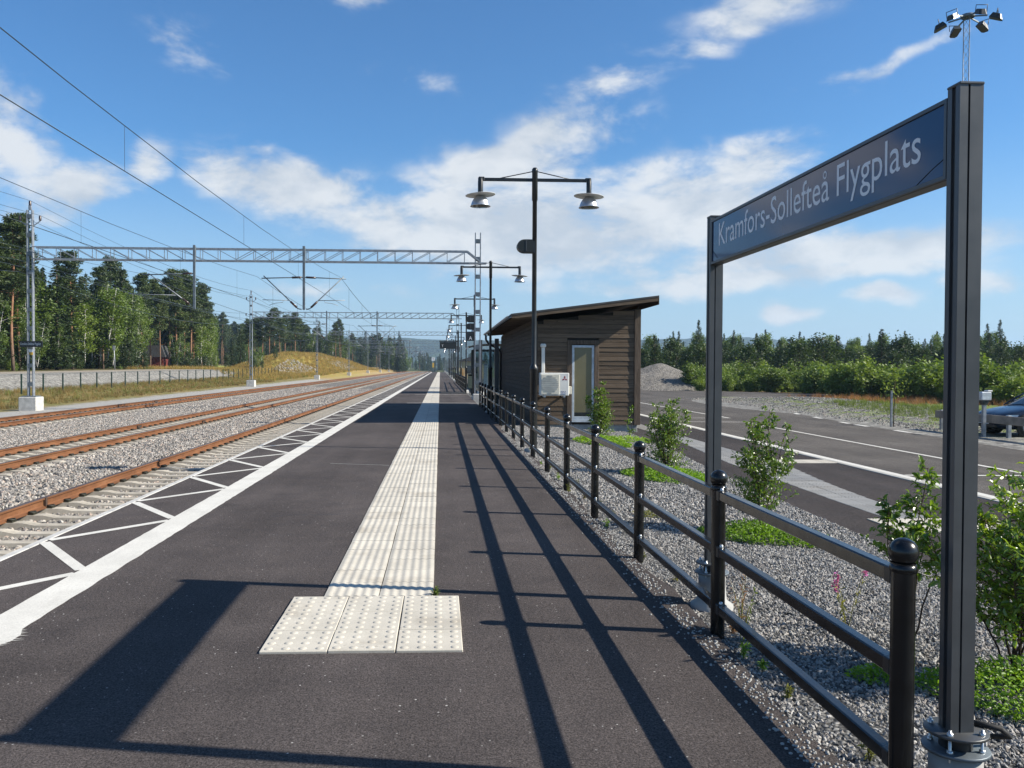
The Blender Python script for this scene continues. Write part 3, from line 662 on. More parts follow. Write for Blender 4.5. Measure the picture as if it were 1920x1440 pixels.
# ------------------------------------------------------------------ gravel bed with the saplings
def bedz(x): return float(np.interp(x, [1.6, 1.9, 3.5, 5.0], [-.05, -.035, -.11, -.245]))
b = MB(); xb = [1.60, 1.9, 2.4, 3.0, 3.5, 4.2, 4.95]; yl = [-30, -10]+list(np.arange(-3, 26, 1.0))+[30, 40]
def bedr(y): return float(np.interp(y, [0, 9.8, 12.5, 17.5, 18.8, 24, 40], [4.75, 4.88, 4.98, 5.27, 5.42, 5.6, 5.6]))
b.add([(x if x < 4.9 else bedr(y), y, bedz(x)) for y in yl for x in xb], [(k*7+i, k*7+i+1, (k+1)*7+i+1, (k+1)*7+i) for k in range(len(yl)-1) for i in range(6)])
tag(b.build('gravel_bed', M['gravel_bed']), kind='structure')
grv = stones_collection('gravel_stone', .0165, M['gravel_stone'], 5)
def bed_part(y0, y1, n):
    b = MB(); yl = np.linspace(y0, y1, n); xk = [1.72, 2.4, 3.0, 3.5, 4.2, 5.0]
    b.add([(min(x, bedr(y)-.03) if x < 4.9 else bedr(y)-.02, y, bedz(x)+.004) for y in yl for x in xk], [(k*6+i, k*6+i+1, (k+1)*6+i+1, (k+1)*6+i) for k in range(n-1) for i in range(5)]); return b
tag(scatter(bed_part(1.6, 9.0, 6).build('gravel_stones', M['gravel_bed']), grv, 3600, .5, 1.35, 21), 'grey crushed stones of the gravel bed behind the near railing', 'gravel', kind='stuff')
tag(scatter(bed_part(9.0, 25.4, 9).build('gravel_stones', M['gravel_bed']), grv, 1300, .8, 1.9, 22), 'grey crushed stones of the gravel bed towards the hut', 'gravel', kind='stuff')
b = MB()
for k in range(2400):
    yk = 1.8+20*q.random()**1.6; xk = 1.72-abs(q.gauss(0, .075)); s_ = q.uniform(.004, .010)
    b.lathe([(.001, s_*.9), (s_*.8, s_*.6), (s_, 0)], (xk-.06*q.random(), yk, .001), 5)
tag(b.build('loose_stones', M['concrete_dark']), 'small loose stones scattered along the asphalt edge', 'stones', kind='stuff')

# ------------------------------------------------------------------ footway, tactile strip, kerb and road on the right
RZ = -.25
def sheet(name, poly, z, m, parent=None, kind=None):
    o = MB().add([(x, y, z) for x, y in poly], [tuple(range(len(poly)))]).build(name, m, parent)
    return tag(o, kind=kind) if kind else o
fw_pts = [(4.7, -30), (4.75, 5), (4.88, 9.8), (4.98, 12.5), (5.27, 17.5), (5.42, 18.8), (5.6, 24), (5.6, 60)]
footway = MB().add([(x, y, RZ) for x, y in fw_pts]+[(8.12, y, RZ) for x, y in fw_pts], [(i, 8+i, 9+i, 1+i) for i in range(7)]).build('footway', M['asphalt_new']); tag(footway, kind='structure')
road = tag(sheet('road', [(8.1, -40), (14.0, -40), (14.0, 19.7), (14.35, 25.5), (14.6, 29.3), (15.0, 32.4), (15.3, 35.2), (16.1, 38.7), (16.9, 41.0), (19.1, 45.4), (22.7, 51.4), (27.5, 58), (33, 64), (30, 66), (27.3, 68), (22.6, 72.5), (17.2, 74), (8.1, 76)], RZ-.006, M['asphalt_road']), kind='structure')
tag(sheet('road', [(3.0, 60), (8.1, 60), (8.1, 76), (17, 74), (12, 120), (9, 200), (4, 200)], RZ-.012, M['asphalt_road']), kind='structure')
rt_me = ribbed(.30, .36, 6, .008, .012, .004).mesh('ribbed_tile', M['tile_grey'])
yk = 10.72
while yk < 34:                       # the strip widens where the cross branch leaves it
    xl = float(np.interp(yk, [12, 14, 16.8, 19.2, 22.5, 24], [5.78, 5.84, 5.88, 6.07, 6.34, 6.36])); xr = float(np.interp(yk, [12, 13.2, 14.6, 16.4, 24], [6.37, 6.47, 6.64, 6.92, 6.90])); nc = 3 if xr-xl > .75 else 2
    for c_ in range(nc): link('ribbed_tile', rt_me, footway, (xl+(xr-xl)/nc*c_, yk, RZ+q.uniform(-.001, .001)), None, ((xr-xl)/nc/.30, 1, 1))
    yk += .362
st2 = MB().bbox(.002, .298, .002, .298, -.02, .012, .003)
for i in range(4):
    for j in range(4): st2.lathe([(.02, .0118), (.014, .0155), (.0001, .017)], (.037+.075*i, .037+.075*j, 0), 8)
st2_me = st2.mesh('studded_tile', M['tile'])
for i in range(5):
    for j in range(3): link('studded_tile', st2_me, footway, (5.48+.3*i, 9.8+.3*j, RZ))
for i in range(4):
    for j in range(2): link('studded_tile', st2_me, footway, (6.96+.3*i, 17.1+.3*j, RZ))
ks = MB().bbox(0, .13, .003, .997, -.2, .012, .008).mesh('kerb_stone', M['kerb_stone'])
for k in range(-12, 42): link('kerb_stone', ks, footway, (8.13, k*1.0, RZ))
seg((8.38, -30), (8.38, 48), .2, RZ-.002, 'edge_line', M['white_paint'], road)
for a, b_, w in (((10.9, 15.1), (11.0, 30.5), .11), ((8.5, 15.2), (10.95, 15.1), .11), ((8.5, 30.6), (11.05, 30.4), .11), ((8.5, 32.9), (11.35, 32.85), .11), ((11.3, 32.85), (11.2, 50), .11)):
    seg(a, b_, w, RZ-.002, 'bay_line', M['white_paint'], road)
kb = [(14.5, 25.2), (14.6, 29.3), (15.0, 32.4), (15.3, 35.2), (16.1, 38.7), (16.9, 41.0), (19.1, 45.4), (22.7, 51.4), (27.5, 58)]
mk_me = MB().box(-.45, .45, -.09, .09, 0, .006).mesh('edge_mark', M['white_paint'])
for (a, b_) in zip(kb, kb[1:]):
    L_ = math.hypot(b_[0]-a[0], b_[1]-a[1]); n_ = max(1, round(L_/1.5)); an = math.atan2(b_[1]-a[1], b_[0]-a[0])
    for k in range(n_):
        if a[1] < 38 and k % 2: continue
        u = (k+.5)/n_
        link('edge_mark', mk_me, road, (a[0]+u*(b_[0]-a[0])-.15, a[1]+u*(b_[1]-a[1]), RZ-.004), (0, 0, an))

# ================================================================== THINGS ON AND BESIDE THE PLATFORM
def text_mesh(body, m, size=1.0, extrude=0.0, align='LEFT'):
    cu = bpy.data.curves.new('lettering', 'FONT'); cu.body = body; cu.size = size; cu.extrude = extrude; cu.align_x = align; cu.resolution_u = 4
    o = bpy.data.objects.new('lettering', cu); COL.objects.link(o)
    dg = bpy.context.evaluated_depsgraph_get(); me = bpy.data.meshes.new_from_object(o.evaluated_get(dg))
    bpy.data.objects.remove(o); bpy.data.curves.remove(cu); me.name = 'lettering'; me.materials.clear(); me.materials.append(m)
    return me
def fit_text(me, w, h=None, x0=0.0, y0=0.0):
    """scale lettering to width w (and height h) with its lower left ink corner at (x0, y0)"""
    n = len(me.vertices); a = np.empty(n*3, np.float32); me.vertices.foreach_get('co', a); a = a.reshape(-1, 3)
    lo, hi = a.min(0), a.max(0); s = w/(hi[0]-lo[0]); sy = s if h is None else h/(hi[1]-lo[1])
    a[:, 0] = (a[:, 0]-lo[0])*s+x0; a[:, 1] = (a[:, 1]-lo[1])*sy+y0
    me.vertices.foreach_set('co', a.ravel()); me.update(); return me

# ------------------------------------------------------------------ railings
RX = 1.765
post_me = MB().lathe([(.044, -.25), (.044, .945)], n=20).mesh('post', M['black_paint'])
ball_me = MB().lathe([(.044, -.075), (.049, -.072), (.049, -.06), (.046, -.045)]+[(.0545*math.cos(a), .0545*math.sin(a)) for a in np.linspace(-.95, math.pi/2, 12)], n=24).mesh('ball_cap', M['black_paint'])
brk_me = MB().bbox(-.03, .03, 0, .05, -.032, .032, .004).mesh('clamp', M['black_steel'])
nut_me = MB().lathe([(.012, 0), (.012, .010), (.007, .016), (.0001, .016)], n=8).mesh('bolt', M['bright_steel'])
SP = 2.155
rl = MB(); rl.bbox(-.026, .026, .075, SP-.075, -.030, .030, .006); rail3_me = rl.mesh('rail_bar', M['black_paint'])
def railing(y0, n, label, detail):
    R_ = empty('railing', (RX, y0, 0), 0, label, 'railing')
    for k in range(n):
        p_ = link('post', post_me, R_, (0, k*SP, 0), (q.uniform(-.004, .004), q.uniform(-.004, .004), 0)); link('ball_cap', ball_me, p_, (0, 0, .985))
        if k < n-1:
            for z in (.885, .53, .17):
                o = link('rail_bar', rail3_me, R_, (0, k*SP, z))
                if k < detail:
                    for yy_ in (.04, SP-.09): link('clamp', brk_me, o, (0, yy_, 0))
                    link('bolt', nut_me, o, (0, .06, .031)); link('bolt', nut_me, o, (0, SP-.06, .031))
    return R_
railing(3.16, 17, 'long glossy black ball-topped railing from the foreground to the wooden hut', 8)
railing(58.5, 18, 'black ball-topped railing farther along, beyond the glass shelter', 0)

# ------------------------------------------------------------------ station name sign
sg = empty('station_sign', (1.978, 4.61, 0), .014, 'tall grey two-post station name sign with dark blue board over the railing', 'sign')
def prof_post(h0, h1):
    b = MB(); w, d, s = .046, .039, .010      # extrusion with slots in all four faces
    P = [(-w, -d), (-.014, -d), (-.014, -d+s), (-.006, -d+s), (-.006, -d), (w, -d), (w, -.012), (w-s, -.012), (w-s, .012), (w, .012), (w, d), (-w, d), (-w, .012), (-w+s, .012), (-w+s, -.012), (-w, -.012)]
    b.prism(P, h0, h1); return b
sgp = prof_post(.29, 2.755).mesh('post', M['sign_grey'])
for sy in (-1, 1):
    yb = sy*1.42
    p_ = link('post', sgp, sg, (0, yb, 0))
    MB().bbox(-.049, .049, -.042, .042, 2.755, 2.766, .003).build('cap', M['sign_grey'], p_)
    o = MB().lathe([(.0001, .292), (.112, .292), (.114, .290), (.114, .281), (.0001, .279)], n=28).build('flange', M['sign_grey'], p_)
    o2 = MB().lathe([(.0001, .225), (.118, .225), (.12, .223), (.12, .212), (.0001, .208)], n=28).build('base_plate', M['galv_dark'], p_)
    for a in range(4):
        an = math.pi/4+a*math.pi/2; cx, cy = .09*math.cos(an), .09*math.sin(an)
        bb = MB().lathe([(.006, .19), (.006, .312), (.0001, .312)], (cx, cy, 0), 8); bb.lathe([(.0001, .303), (.012, .303), (.012, .292)], (cx, cy, 0), 6); bb.lathe([(.012, .226), (.012, .236), (.0001, .236)], (cx, cy, 0), 6)
        bb.build('bolt', M['bright_steel'], p_)
    MB().lathe([(.06, .277), (.06, .226)], n=16).build('spacer', M['black_steel'], p_)
    MB().lathe([(.16, -.4), (.15, -.01), (.105, .02), (.095, .13), (.095, .208), (.0001, .208)], n=24).build('footing', M['concrete_dark'], p_)
MB().tube([(.08, -1.38, .3), (.16, -1.45, .30), (.21, -1.43, .26), (.17, -1.38, .24)], .012, 6).build('cable', M['rubber'], sg)
ZB, ZT = 2.415, 2.73
bo = MB().bbox(-.035, .035, -1.379, 1.379, ZB, ZT, .005).build('board', M['sign_grey'], sg)
fr = MB()
for (ya, yb_, za, zb) in ((-1.375, 1.375, ZT-.018, ZT-.002), (-1.375, 1.375, ZB+.002, ZB+.018), (-1.375, -1.358, ZB+.0185, ZT-.0185), (1.358, 1.375, ZB+.0185, ZT-.0185)): MB().box(-.046, -.0355, ya, yb_, za, zb).build('board_frame', M['sign_grey'], bo)
MB().box(-.039, -.0355, -1.357, 1.357, ZB+.019, ZT-.019).build('board_face', M['sign_face'], bo)
me = fit_text(text_mesh('Kramfors-Sollefte\u00e5 Flygplats', M['sign_white']), 2.42, .205, 0, 0)
lt = link('lettering', me, bo, (-.0402, 1.225, ZB+.062), (math.pi/2, 0, -math.pi/2))
for pts in ([(-.0402, -1.355, ZB+.085), (-.0402, -1.27, ZB+.06), (-.0402, -1.17, ZB+.022)], [(-.0402, 1.355, ZB+.10), (-.0402, 1.31, ZB+.07), (-.0402, 1.28, ZB+.05), (-.0402, 1.25, ZB+.033)]):
    MB().tube(pts, .0016, 4).build('crack', M['sign_black'], bo)

# ------------------------------------------------------------------ platform lamps
def disc(r, z): return [(.04, z+.03), (r*.98, z+.004), (r, z), (r*.98, z-.004), (.06, z-.006)]
LH = 5.72
lm = empty('platform_lamp')
MB().lathe([(.075, -.2), (.075, 1.62), (.085, 1.63), (.085, 1.68), (.06, 1.72), (.048, 1.76), (.046, 5.05), (.058, 5.06), (.058, 5.62), (.062, 5.63), (.062, 5.68), (.04, 5.715), (.0001, 5.72)], n=18).build('pole', M['black_steel'], lm)
MB().bar((-1.07, 0, 5.47), (1.07, 0, 5.47), .05, .06).build('cross_arm', M['black_steel'], lm)
for s_ in (-1, 1):
    MB().tube([(0, 0, 5.65), (s_*.74, 0, 5.49)], .010, 6).build('tie_rod', M['black_steel'], lm)
    hd = MB().lathe([(.05, 0), (.05, -.06), (.053, -.07), (.053, -.32)], n=14).build('lamp_holder', M['black_steel'], lm, (s_*1.10, 0, 5.50))
    MB().bbox(-.06, .06, -.035, .035, -.04, .04, .01).build('arm_end', M['black_steel'], hd, (-s_*.02, 0, -.02))
    mt = Matrix.Rotation(s_*R(3.5), 4, 'Y')
    MB().lathe([(.05, .012), (.30, .004), (.305, 0), (.30, -.004), (.05, -.012)], n=32, M=mt).build('reflector_disc', M['lamp_white'], hd, (0, 0, -.345))
    MB().lathe([(.06, -.005), (.095, -.015), (.135, -.06), (.17, -.12), (.192, -.19), (.207, -.215), (.200, -.215), (.18, -.17), (.10, -.05), (.0001, -.04)], n=28).build('lamp_shade', M['lamp_metal'], hd, (0, 0, -.36))
    MB().lathe([(.19, -.19), (.14, -.225), (.0001, -.24)], n=20).build('lamp_glass', M['lens_glass'], hd, (0, 0, -.36))
MB().lathe([(.20, -.2), (.19, .03), (.0001, .03)], n=16).build('footing', M['concrete_dark'], lm)
ordn = ['nearest', 'second', 'third', 'fourth', 'fifth', 'sixth', 'seventh', 'eighth', 'ninth', 'tenth', 'eleventh', 'twelfth']
lamps = []
for k in range(12):
    o = lm if k == 0 else copy_tree(lm); o.location = (1.90, 17.25+15.05*k, 0); lamps.append(o)
    tag(o, f'black twin-arm platform lamp, {ordn[k]} from the camera' + (', standing before the wooden hut' if k == 0 else ', along the platform'), 'street lamp', 'platform lamps in a row')
def speaker(x, y, z, s_, label, par=None):
    o = empty('loudspeaker', (x, y, z), 0, label, 'loudspeaker', 'loudspeakers on lamp poles')
    P = [(.02, -.13)]+[(-.15-.15*math.cos(a)*1.0, .13*math.sin(a)) for a in np.linspace(-math.pi/2, math.pi/2, 11)]+[(.02, .13)]
    b = MB().prism([(px_*s_, pz_*s_) for px_, pz_ in P], -.11*s_, .11*s_, Matrix.Rotation(math.pi/2, 4, 'X')); b.build('casing', M['dark_plastic'], o)
    MB().box(-.125*s_, -.11*s_, -.118*s_, -.1105*s_, -.1*s_, .11*s_).build('seam', M['sign_grey'], o)
    MB().box(.021*s_, .075*s_, -.06*s_, .06*s_, -.14*s_, .11*s_).build('bracket', M['black_steel'], o)
    return o
speaker(1.84, 17.25, 4.13, 1.0, 'dark rounded loudspeaker on the pole of the nearest lamp')
speaker(1.82, 47.35, 4.35, 1.35, 'upper dark loudspeaker of the pair on the third lamp pole'); speaker(1.82, 47.35, 3.95, 1.35, 'lower dark loudspeaker of the pair on the third lamp pole')
def letter_sign(y, ch, lab):
    o = empty('letter_sign', (1.95, y, 0), 0, lab, 'sign', 'platform section signs')
    MB().bbox(0, .52, -.03, .03, 3.62, 4.30, .01).build('panel', M['sign_black'], o)
    link('letter', fit_text(text_mesh(ch, M['sign_white']), .22, .26, .15, 3.70), o, (0, -.0315, 0), (math.pi/2, 0, 0))
    MB().box(.06, .46, -.034, -.0305, 4.17, 4.19).build('text_line', M['sign_grey'], o)
letter_sign(62.40, 'A', 'black square sign with white letter A on the fourth lamp pole')
letter_sign(107.55, 'B', 'small far black sign with letter B on a distant lamp pole')
# second tall grey post by the shelter, cabinet, bin, shelter
o = empty('steel_post', (2.52, 53.4, 0), 0, 'tall plain grey steel post standing beside the glass shelter', 'post')
MB().prism([(-.11, -.12), (.11, -.12), (.11, .12), (-.11, .12)], .2, 3.4).build('shaft', M['sign_grey'], o); MB().lathe([(.24, -.2), (.22, .16), (.17, .2), (.0001, .2)], n=16).build('footing', M['concrete'], o)
o = empty('steel_post', (2.48, 37.4, 0), 0, 'dark grey steel post at the far corner of the wooden hut', 'post')
MB().prism([(-.09, -.09), (.09, -.09), (.09, .09), (-.09, .09)], -.1, 2.95).build('shaft', M['sign_grey'], o); MB().lathe([(.2, -.2), (.18, .05), (.0001, .05)], n=14).build('footing', M['concrete'], o)
o = empty('cable_cabinet', (3.2, 60, 0), 0, 'narrow grey-blue steel cable cabinet behind the shelter', 'cabinet')
MB().bbox(-.13, .13, -.1, .1, -.1, 1.9, .01).build('casing', M['cabinet'], o); MB().bbox(-.15, .15, -.12, .12, 1.902, 1.94, .01).build('lid', M['galvanised'], o)
o = empty('litter_bin', (2.1, 58.2, 0), 0, 'grey-green litter bin at the start of the far railing', 'bin')
MB().bbox(-.2, .2, -.2, .2, .25, 1.1, .03).build('casing', simple('bin_green', (.13, .14, .10), .5), o); MB().bbox(-.21, .21, -.21, .21, 1.105, 1.22, .04).build('lid', M['black_paint'], o); MB().box(-.04, .04, -.04, .04, -.05, .25).build('leg', M['black_steel'], o)
sh = empty('shelter', (2.1, 54.6, 0), 0, 'glass waiting shelter with curved dark roof beyond the hut', 'shelter')
for xx, yy_, h_ in ((.06, 0, 2.85), (.06, 3.6, 2.85), (1.9, 0, 3.05), (1.9, 3.6, 3.05), (.06, 1.8, 2.85), (1.9, 1.8, 3.05)): MB().box(xx-.045, xx+.045, yy_-.045, yy_+.045, -.2, h_).build('post', M['black_steel'], sh)
arc = [(-.35+2.7*u, 2.86+.30*math.sin(math.pi*(.12+.62*u))) for u in np.linspace(0, 1, 9)]
b = MB(); n_ = len(arc); b.add([(x, y, z) for y in (-.4, 4.0) for x, z in arc]+[(x, y, z+.05) for y in (-.4, 4.0) for x, z in arc],
    [(i, i+1, n_+i+1, n_+i) for i in range(n_-1)]+[(2*n_+i, 3*n_+i, 3*n_+i+1, 2*n_+i+1) for i in range(n_-1)]+[(i, 2*n_+i, 2*n_+i+1, i+1) for i in range(n_-1)]+[(n_+i, n_+i+1, 3*n_+i+1, 3*n_+i) for i in range(n_-1)]+[(0, n_, 3*n_, 2*n_), (n_-1, 3*n_-1, 4*n_-1, 2*n_-1)])
b.build('roof', M['grey_roof'], sh)
MB().box(-.36, -.30, -.42, 4.02, 2.93, 2.99).build('eave_trim', M['lamp_white'], sh)
for a in ((.12, 1.84, -.008, .008, .25, 2.7, 'back_pane'), ): pass
MB().box(.12, 1.84, 3.592, 3.608, .25, 2.75).build('glass_pane', M['clear_glass'], sh); MB().box(1.892, 1.908, .06, 1.74, .25, 2.8).build('glass_pane', M['clear_glass'], sh); MB().box(1.892, 1.908, 1.86, 3.54, .25, 2.8).build('glass_pane', M['clear_glass'], sh); MB().box(.12, 1.84, -.008, .008, .25, 2.75).build('glass_pane', M['clear_glass'], sh)
for yy_ in (0, 3.6): MB().box(.11, 1.85, yy_-.03, yy_+.03, 2.76, 2.84).build('top_bar', M['black_steel'], sh)
MB().box(1.35, 1.8, .5, 3.1, .45, .50).build('bench', M['barrier_wood'], sh)
# departure display on a bracket
o = empty('departure_display', (0.1, 86, 0), 0, 'long dark departure display hanging on an arm over the platform', 'display')
MB().bbox(-.15, 1.55, -.16, .16, 3.55, 4.22, .02).build('casing', M['dark_plastic'], o); MB().bbox(-.2, 1.62, -.2, .2, 4.26, 4.36, .02).build('hood', M['black_steel'], o)
MB().box(1.62, 1.78, -.06, .06, -.2, 5.3).build('pole', M['black_steel'], o); MB().box(.3, .36, -.03, .03, 4.2, 4.28).build('hanger', M['black_steel'], o)
link('lettering', fit_text(text_mesh('Y', M['sign_white']), .16, .26, .06, 3.72), o, (0, -.162, 0), (math.pi/2, 0, 0))
# stop board near the platform end
o = empty('stop_board', (-2.35, 292, 0), 0, 'white square stop board on a thin post at the far platform end', 'sign')
MB().box(-.06, .06, -.06, .06, 0, 4.2).build('post', M['galvanised'], o); MB().bbox(-.55, .55, -.1, -.065, 3.9, 5.0, .01).build('panel', M['sign_white'], o); link('lettering', fit_text(text_mesh('T', M['sign_black']), .5, .6, -.25, 4.1), o, (0, -.105, 0), (math.pi/2, 0, 0)); MB().box(-.28, .28, -.1, .0, 1.6, 3.2).build('lower_panel', M['yellow_paint'], o)
# pale buffer blocks and yellow kiosk far along on the right
o = empty('kiosk', (5.6, 150, -.25), 0, 'small yellow kiosk with dark roof and orange posts beyond the far railing', 'kiosk')
MB().box(-2.3, 2.3, 0, 3, .0, 3.0).build('wall', simple('kiosk_yellow', (.42, .35, .20), .7), o); MB().prism([(-2.7, 3.0), (2.7, 3.0), (0, 3.9)], -3.3, .3, Matrix.Rotation(math.pi/2, 4, 'X')).build('roof', M['grey_roof'], o)
for xx in (-1.6, 1.6): MB().box(xx-.09, xx+.09, -.35, -.1, 0, 1.6).build('post', M['orange_paint'], o)
MB().box(-1.0, 1.0, -.05, -.01, .9, 2.2).build('window', M['car_glass'], o)

# ------------------------------------------------------------------ wooden hut
HX0, HX1, HY0, HY1 = 2.79, 6.0, 25.5, 38.4; HB = -.02
def roof_z(x): return 3.26+(x-2.08)*(3.83-3.26)/(6.45-2.08)     # top of roof
hut = empty('wooden_hut', (0, 0, 0), 0, 'brown stained plank hut with sloping shed roof behind the railing', 'hut')
MB().bbox(HX0+.04, HX1-.04, HY0+.04, HY1-.04, -.45, HB-.002, .01).build('plinth', M['concrete_dark'], hut)
MB().prism([(HX0+.03, HB), (HX1-.03, HB), (HX1-.03, roof_z(HX1)-.3), (HX0+.03, roof_z(HX0)-.3)], -HY1+.03, -HY0-.03, Matrix.Rotation(math.pi/2, 4, 'X')).build('wall_core', simple('core_dark', (.02, .016, .012), .9), hut)
D0, D1, DZ0, DZ1 = 3.98, 4.60, .10, 2.36          # glazed door and its trim
bh = .137; zc = HB; bi = 0
while zc < 3.4:
    z1 = zc+bh-.008
    spans = [(HX0+.13, D0-.17), (D1+.17, HX1-.16)] if zc < DZ1+.12 else [(HX0+.13, HX1-.16)]
    if zc+bh < DZ0-.06: spans = [(HX0+.13, HX1-.16)]
    for (xa, xb_) in spans:
        za, zb = roof_z(xa)-.27, roof_z(xb_)-.27
        if zc > zb: continue
        xs_ = xa if z1 < za else max(xa, 2.08+(z1+.27-3.26)*(6.45-2.08)/.57)
        if xs_ > xb_-.1: continue
        ty = .004*math.sin(bi*2.1)
        MB().add([(xs_, HY0-.024+ty, zc), (xb_, HY0-.024+ty, zc), (xb_, HY0-.015+ty, z1), (xs_, HY0-.015+ty, z1), (xs_, HY0+.032, zc), (xb_, HY0+.032, zc), (xb_, HY0+.032, z1), (xs_, HY0+.032, z1)],
            [(0, 1, 2, 3), (0, 4, 5, 1), (3, 2, 6, 7), (0, 3, 7, 4), (1, 5, 6, 2)]).build('plank', M['board_x'], hut); bi += 1
    zc += bh
zc = HB
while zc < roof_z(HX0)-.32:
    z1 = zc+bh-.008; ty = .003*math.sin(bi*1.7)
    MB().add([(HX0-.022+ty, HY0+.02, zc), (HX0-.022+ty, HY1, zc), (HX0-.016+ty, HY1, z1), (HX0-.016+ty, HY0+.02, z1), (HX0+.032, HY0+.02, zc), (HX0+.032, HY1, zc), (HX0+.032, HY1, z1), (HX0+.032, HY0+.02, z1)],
        [(0, 3, 2, 1), (0, 1, 5, 4), (3, 7, 6, 2), (0, 4, 7, 3), (1, 2, 6, 5)]).build('plank', M['board_y_shaded'], hut); bi += 1
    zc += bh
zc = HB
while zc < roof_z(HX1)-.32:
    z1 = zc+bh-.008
    MB().box(HX1-.03, HX1+.02, HY0+.02, HY1, zc, z1).build('plank', M['board_y_shaded'], hut); zc += bh
for (xa, xb_, za, zb, yo) in ((HX0-.03, HX0+.125, HB-.01, roof_z(HX0)-.28, .045), (HX1-.155, HX1+.03, HB-.01, roof_z(HX1)-.33, .055), (D0-.165, D0-.03, HB+.01, DZ1+.02, .045), (D1+.03, D1+.165, HB+.01, DZ1+.02, .045), (D0-.165, D1+.165, DZ1+.025, DZ1+.15, .045)):
    MB().bbox(xa, xb_, HY0-yo, HY0+.03, za, zb, .004).build('trim_board', M['board_z'], hut)
MB().bbox(HX0-.045, HX0+.02, HY1-.15, HY1+.03, HB-.01, roof_z(HX0)-.28, .004).build('trim_board', M['board_z'], hut)
dr = MB().box(D0+.04, D1-.04, HY0+.0, HY0+.012, DZ0+.1, DZ1-.06).build('glazed_door', M['door_glass'], hut)
for (xa, xb_, za, zb) in ((D0-.025, D0+.045, DZ0, DZ1), (D1-.045, D1+.025, DZ0, DZ1), (D0+.046, D1-.046, DZ1-.07, DZ1), (D0+.046, D1-.046, DZ0, DZ0+.12)): MB().bbox(xa, xb_, HY0-.03, HY0+.02, za, zb, .006).build('door_frame', M['door_frame'], dr)
MB().bbox(D0-.03, D1+.03, HY0-.07, HY0-.031, DZ0-.05, DZ0-.003, .005).build('door_sill', M['door_frame'], dr)
MB().box(D0+.046, D1-.046, HY0-.003, HY0-.0005, DZ0+.122, DZ0+.24).build('kick_plate', M['sign_black'], dr)
# roof
RY0, RY1 = 24.95, 38.9
rx0, rx1 = 2.08, 6.45
rfm = MB().prism([(rx0, 3.26-.05), (rx1, 3.83-.05), (rx1, 3.83), (rx0, 3.26)], -RY1, -RY0, Matrix.Rotation(math.pi/2, 4, 'X')).build('roof', M['grey_roof'], hut)
fa = MB().prism([(rx0+.25, roof_z(rx0+.25)-.15), (rx1-.02, roof_z(rx1-.02)-.165), (rx1-.02, roof_z(rx1-.02)-.052), (rx0+.25, roof_z(rx0+.25)-.052)], -RY0-.05, -RY0-.01, Matrix.Rotation(math.pi/2, 4, 'X')).build('fascia_board', M['board_x'], rfm)
MB().prism([(rx0, 3.26-.13), (rx0+.25, roof_z(rx0+.25)-.16), (rx0+.25, roof_z(rx0+.25)-.052), (rx0, 3.26-.052)], -RY0-.05, -RY0-.012, Matrix.Rotation(math.pi/2, 4, 'X')).build('fascia_end', M['board_x'], rfm)
MB().box(rx1-.019, rx1+.004, RY0+.01, RY1, roof_z(rx1)-.27, roof_z(rx1)-.054).build('fascia_board', M['board_y_shaded'], rfm)
MB().prism([(rx0+.02, roof_z(rx0)-.085), (rx1-.03, roof_z(rx1)-.085), (rx1-.03, roof_z(rx1)-.053), (rx0+.02, roof_z(rx0)-.053)], -RY1+.06, -RY0-.06, Matrix.Rotation(math.pi/2, 4, 'X')).build('soffit', M['board_y_shaded'], rfm)
for k in range(24):
    yk = RY0+.25+.585*k; MB().prism([(rx0+.06, roof_z(rx0+.06)-.16), (HX0+.1, roof_z(HX0+.1)-.20), (HX0+.1, roof_z(HX0+.1)-.087), (rx0+.06, roof_z(rx0+.06)-.087)], -yk-.045, -yk, Matrix.Rotation(math.pi/2, 4, 'X')).build('rafter', M['board_x'], rfm)
gut = MB(); gp = [(-.065*math.cos(a), -.065*math.sin(a)) for a in np.linspace(0, math.pi, 9)]
gut.add([(rx0-.05+x, y, 3.2+z) for y in (RY0, RY1) for x, z in gp], [(i, i+1, 10+i, 9+i) for i in range(8)], True); gut.build('gutter', M['galvanised'], rfm)
MB().tube([(rx0-.05, 37.9, 3.12), (rx0-.05, 37.9, 2.92), (rx0+.08, 37.9, 2.72), (HX0-.2, 37.9, 2.52), (HX0-.10, 37.9, 2.35), (HX0-.10, 37.9, .0)], .05, 10).build('downpipe', M['black_steel'], rfm)
# heat pump with its pipe cover
hp = empty('heat_pump', (0, 0, 0), 0, 'cream outdoor heat pump unit with round fan grille mounted on the hut', 'heat pump')
hx0, hx1, hz0, hz1, hy0, hy1 = 2.94, 3.80, .86, 1.53, 25.0, 25.32
bd = MB().bbox(hx0, hx1, hy0, hy1, hz0, hz1, .015).build('casing', M['white_plastic'], hp)
gr = MB().bbox(hx0+.03, hx0+.57, hy0-.022, hy0-.001, hz0+.04, hz1-.05, .008).build('grille_panel', M['cream_plastic'], hp)
cx, cz = hx0+.29, (hz0+hz1)/2
for k in range(10):
    zz_ = hz0+.085+.055*k; hw = math.sqrt(max(0, .255**2-(zz_-cz)**2))
    if hw > .03: MB().box(cx-hw, cx+hw, hy0-.03, hy0-.0225, zz_-.016, zz_+.016).build('grille_slat', M['grille_grey'], gr)
MB().bbox(hx1+.001, hx1+.085, hy0+.06, hy1-.03, hz0+.04, hz0+.27, .01).build('valve_cover', M['cream_plastic'], hp)
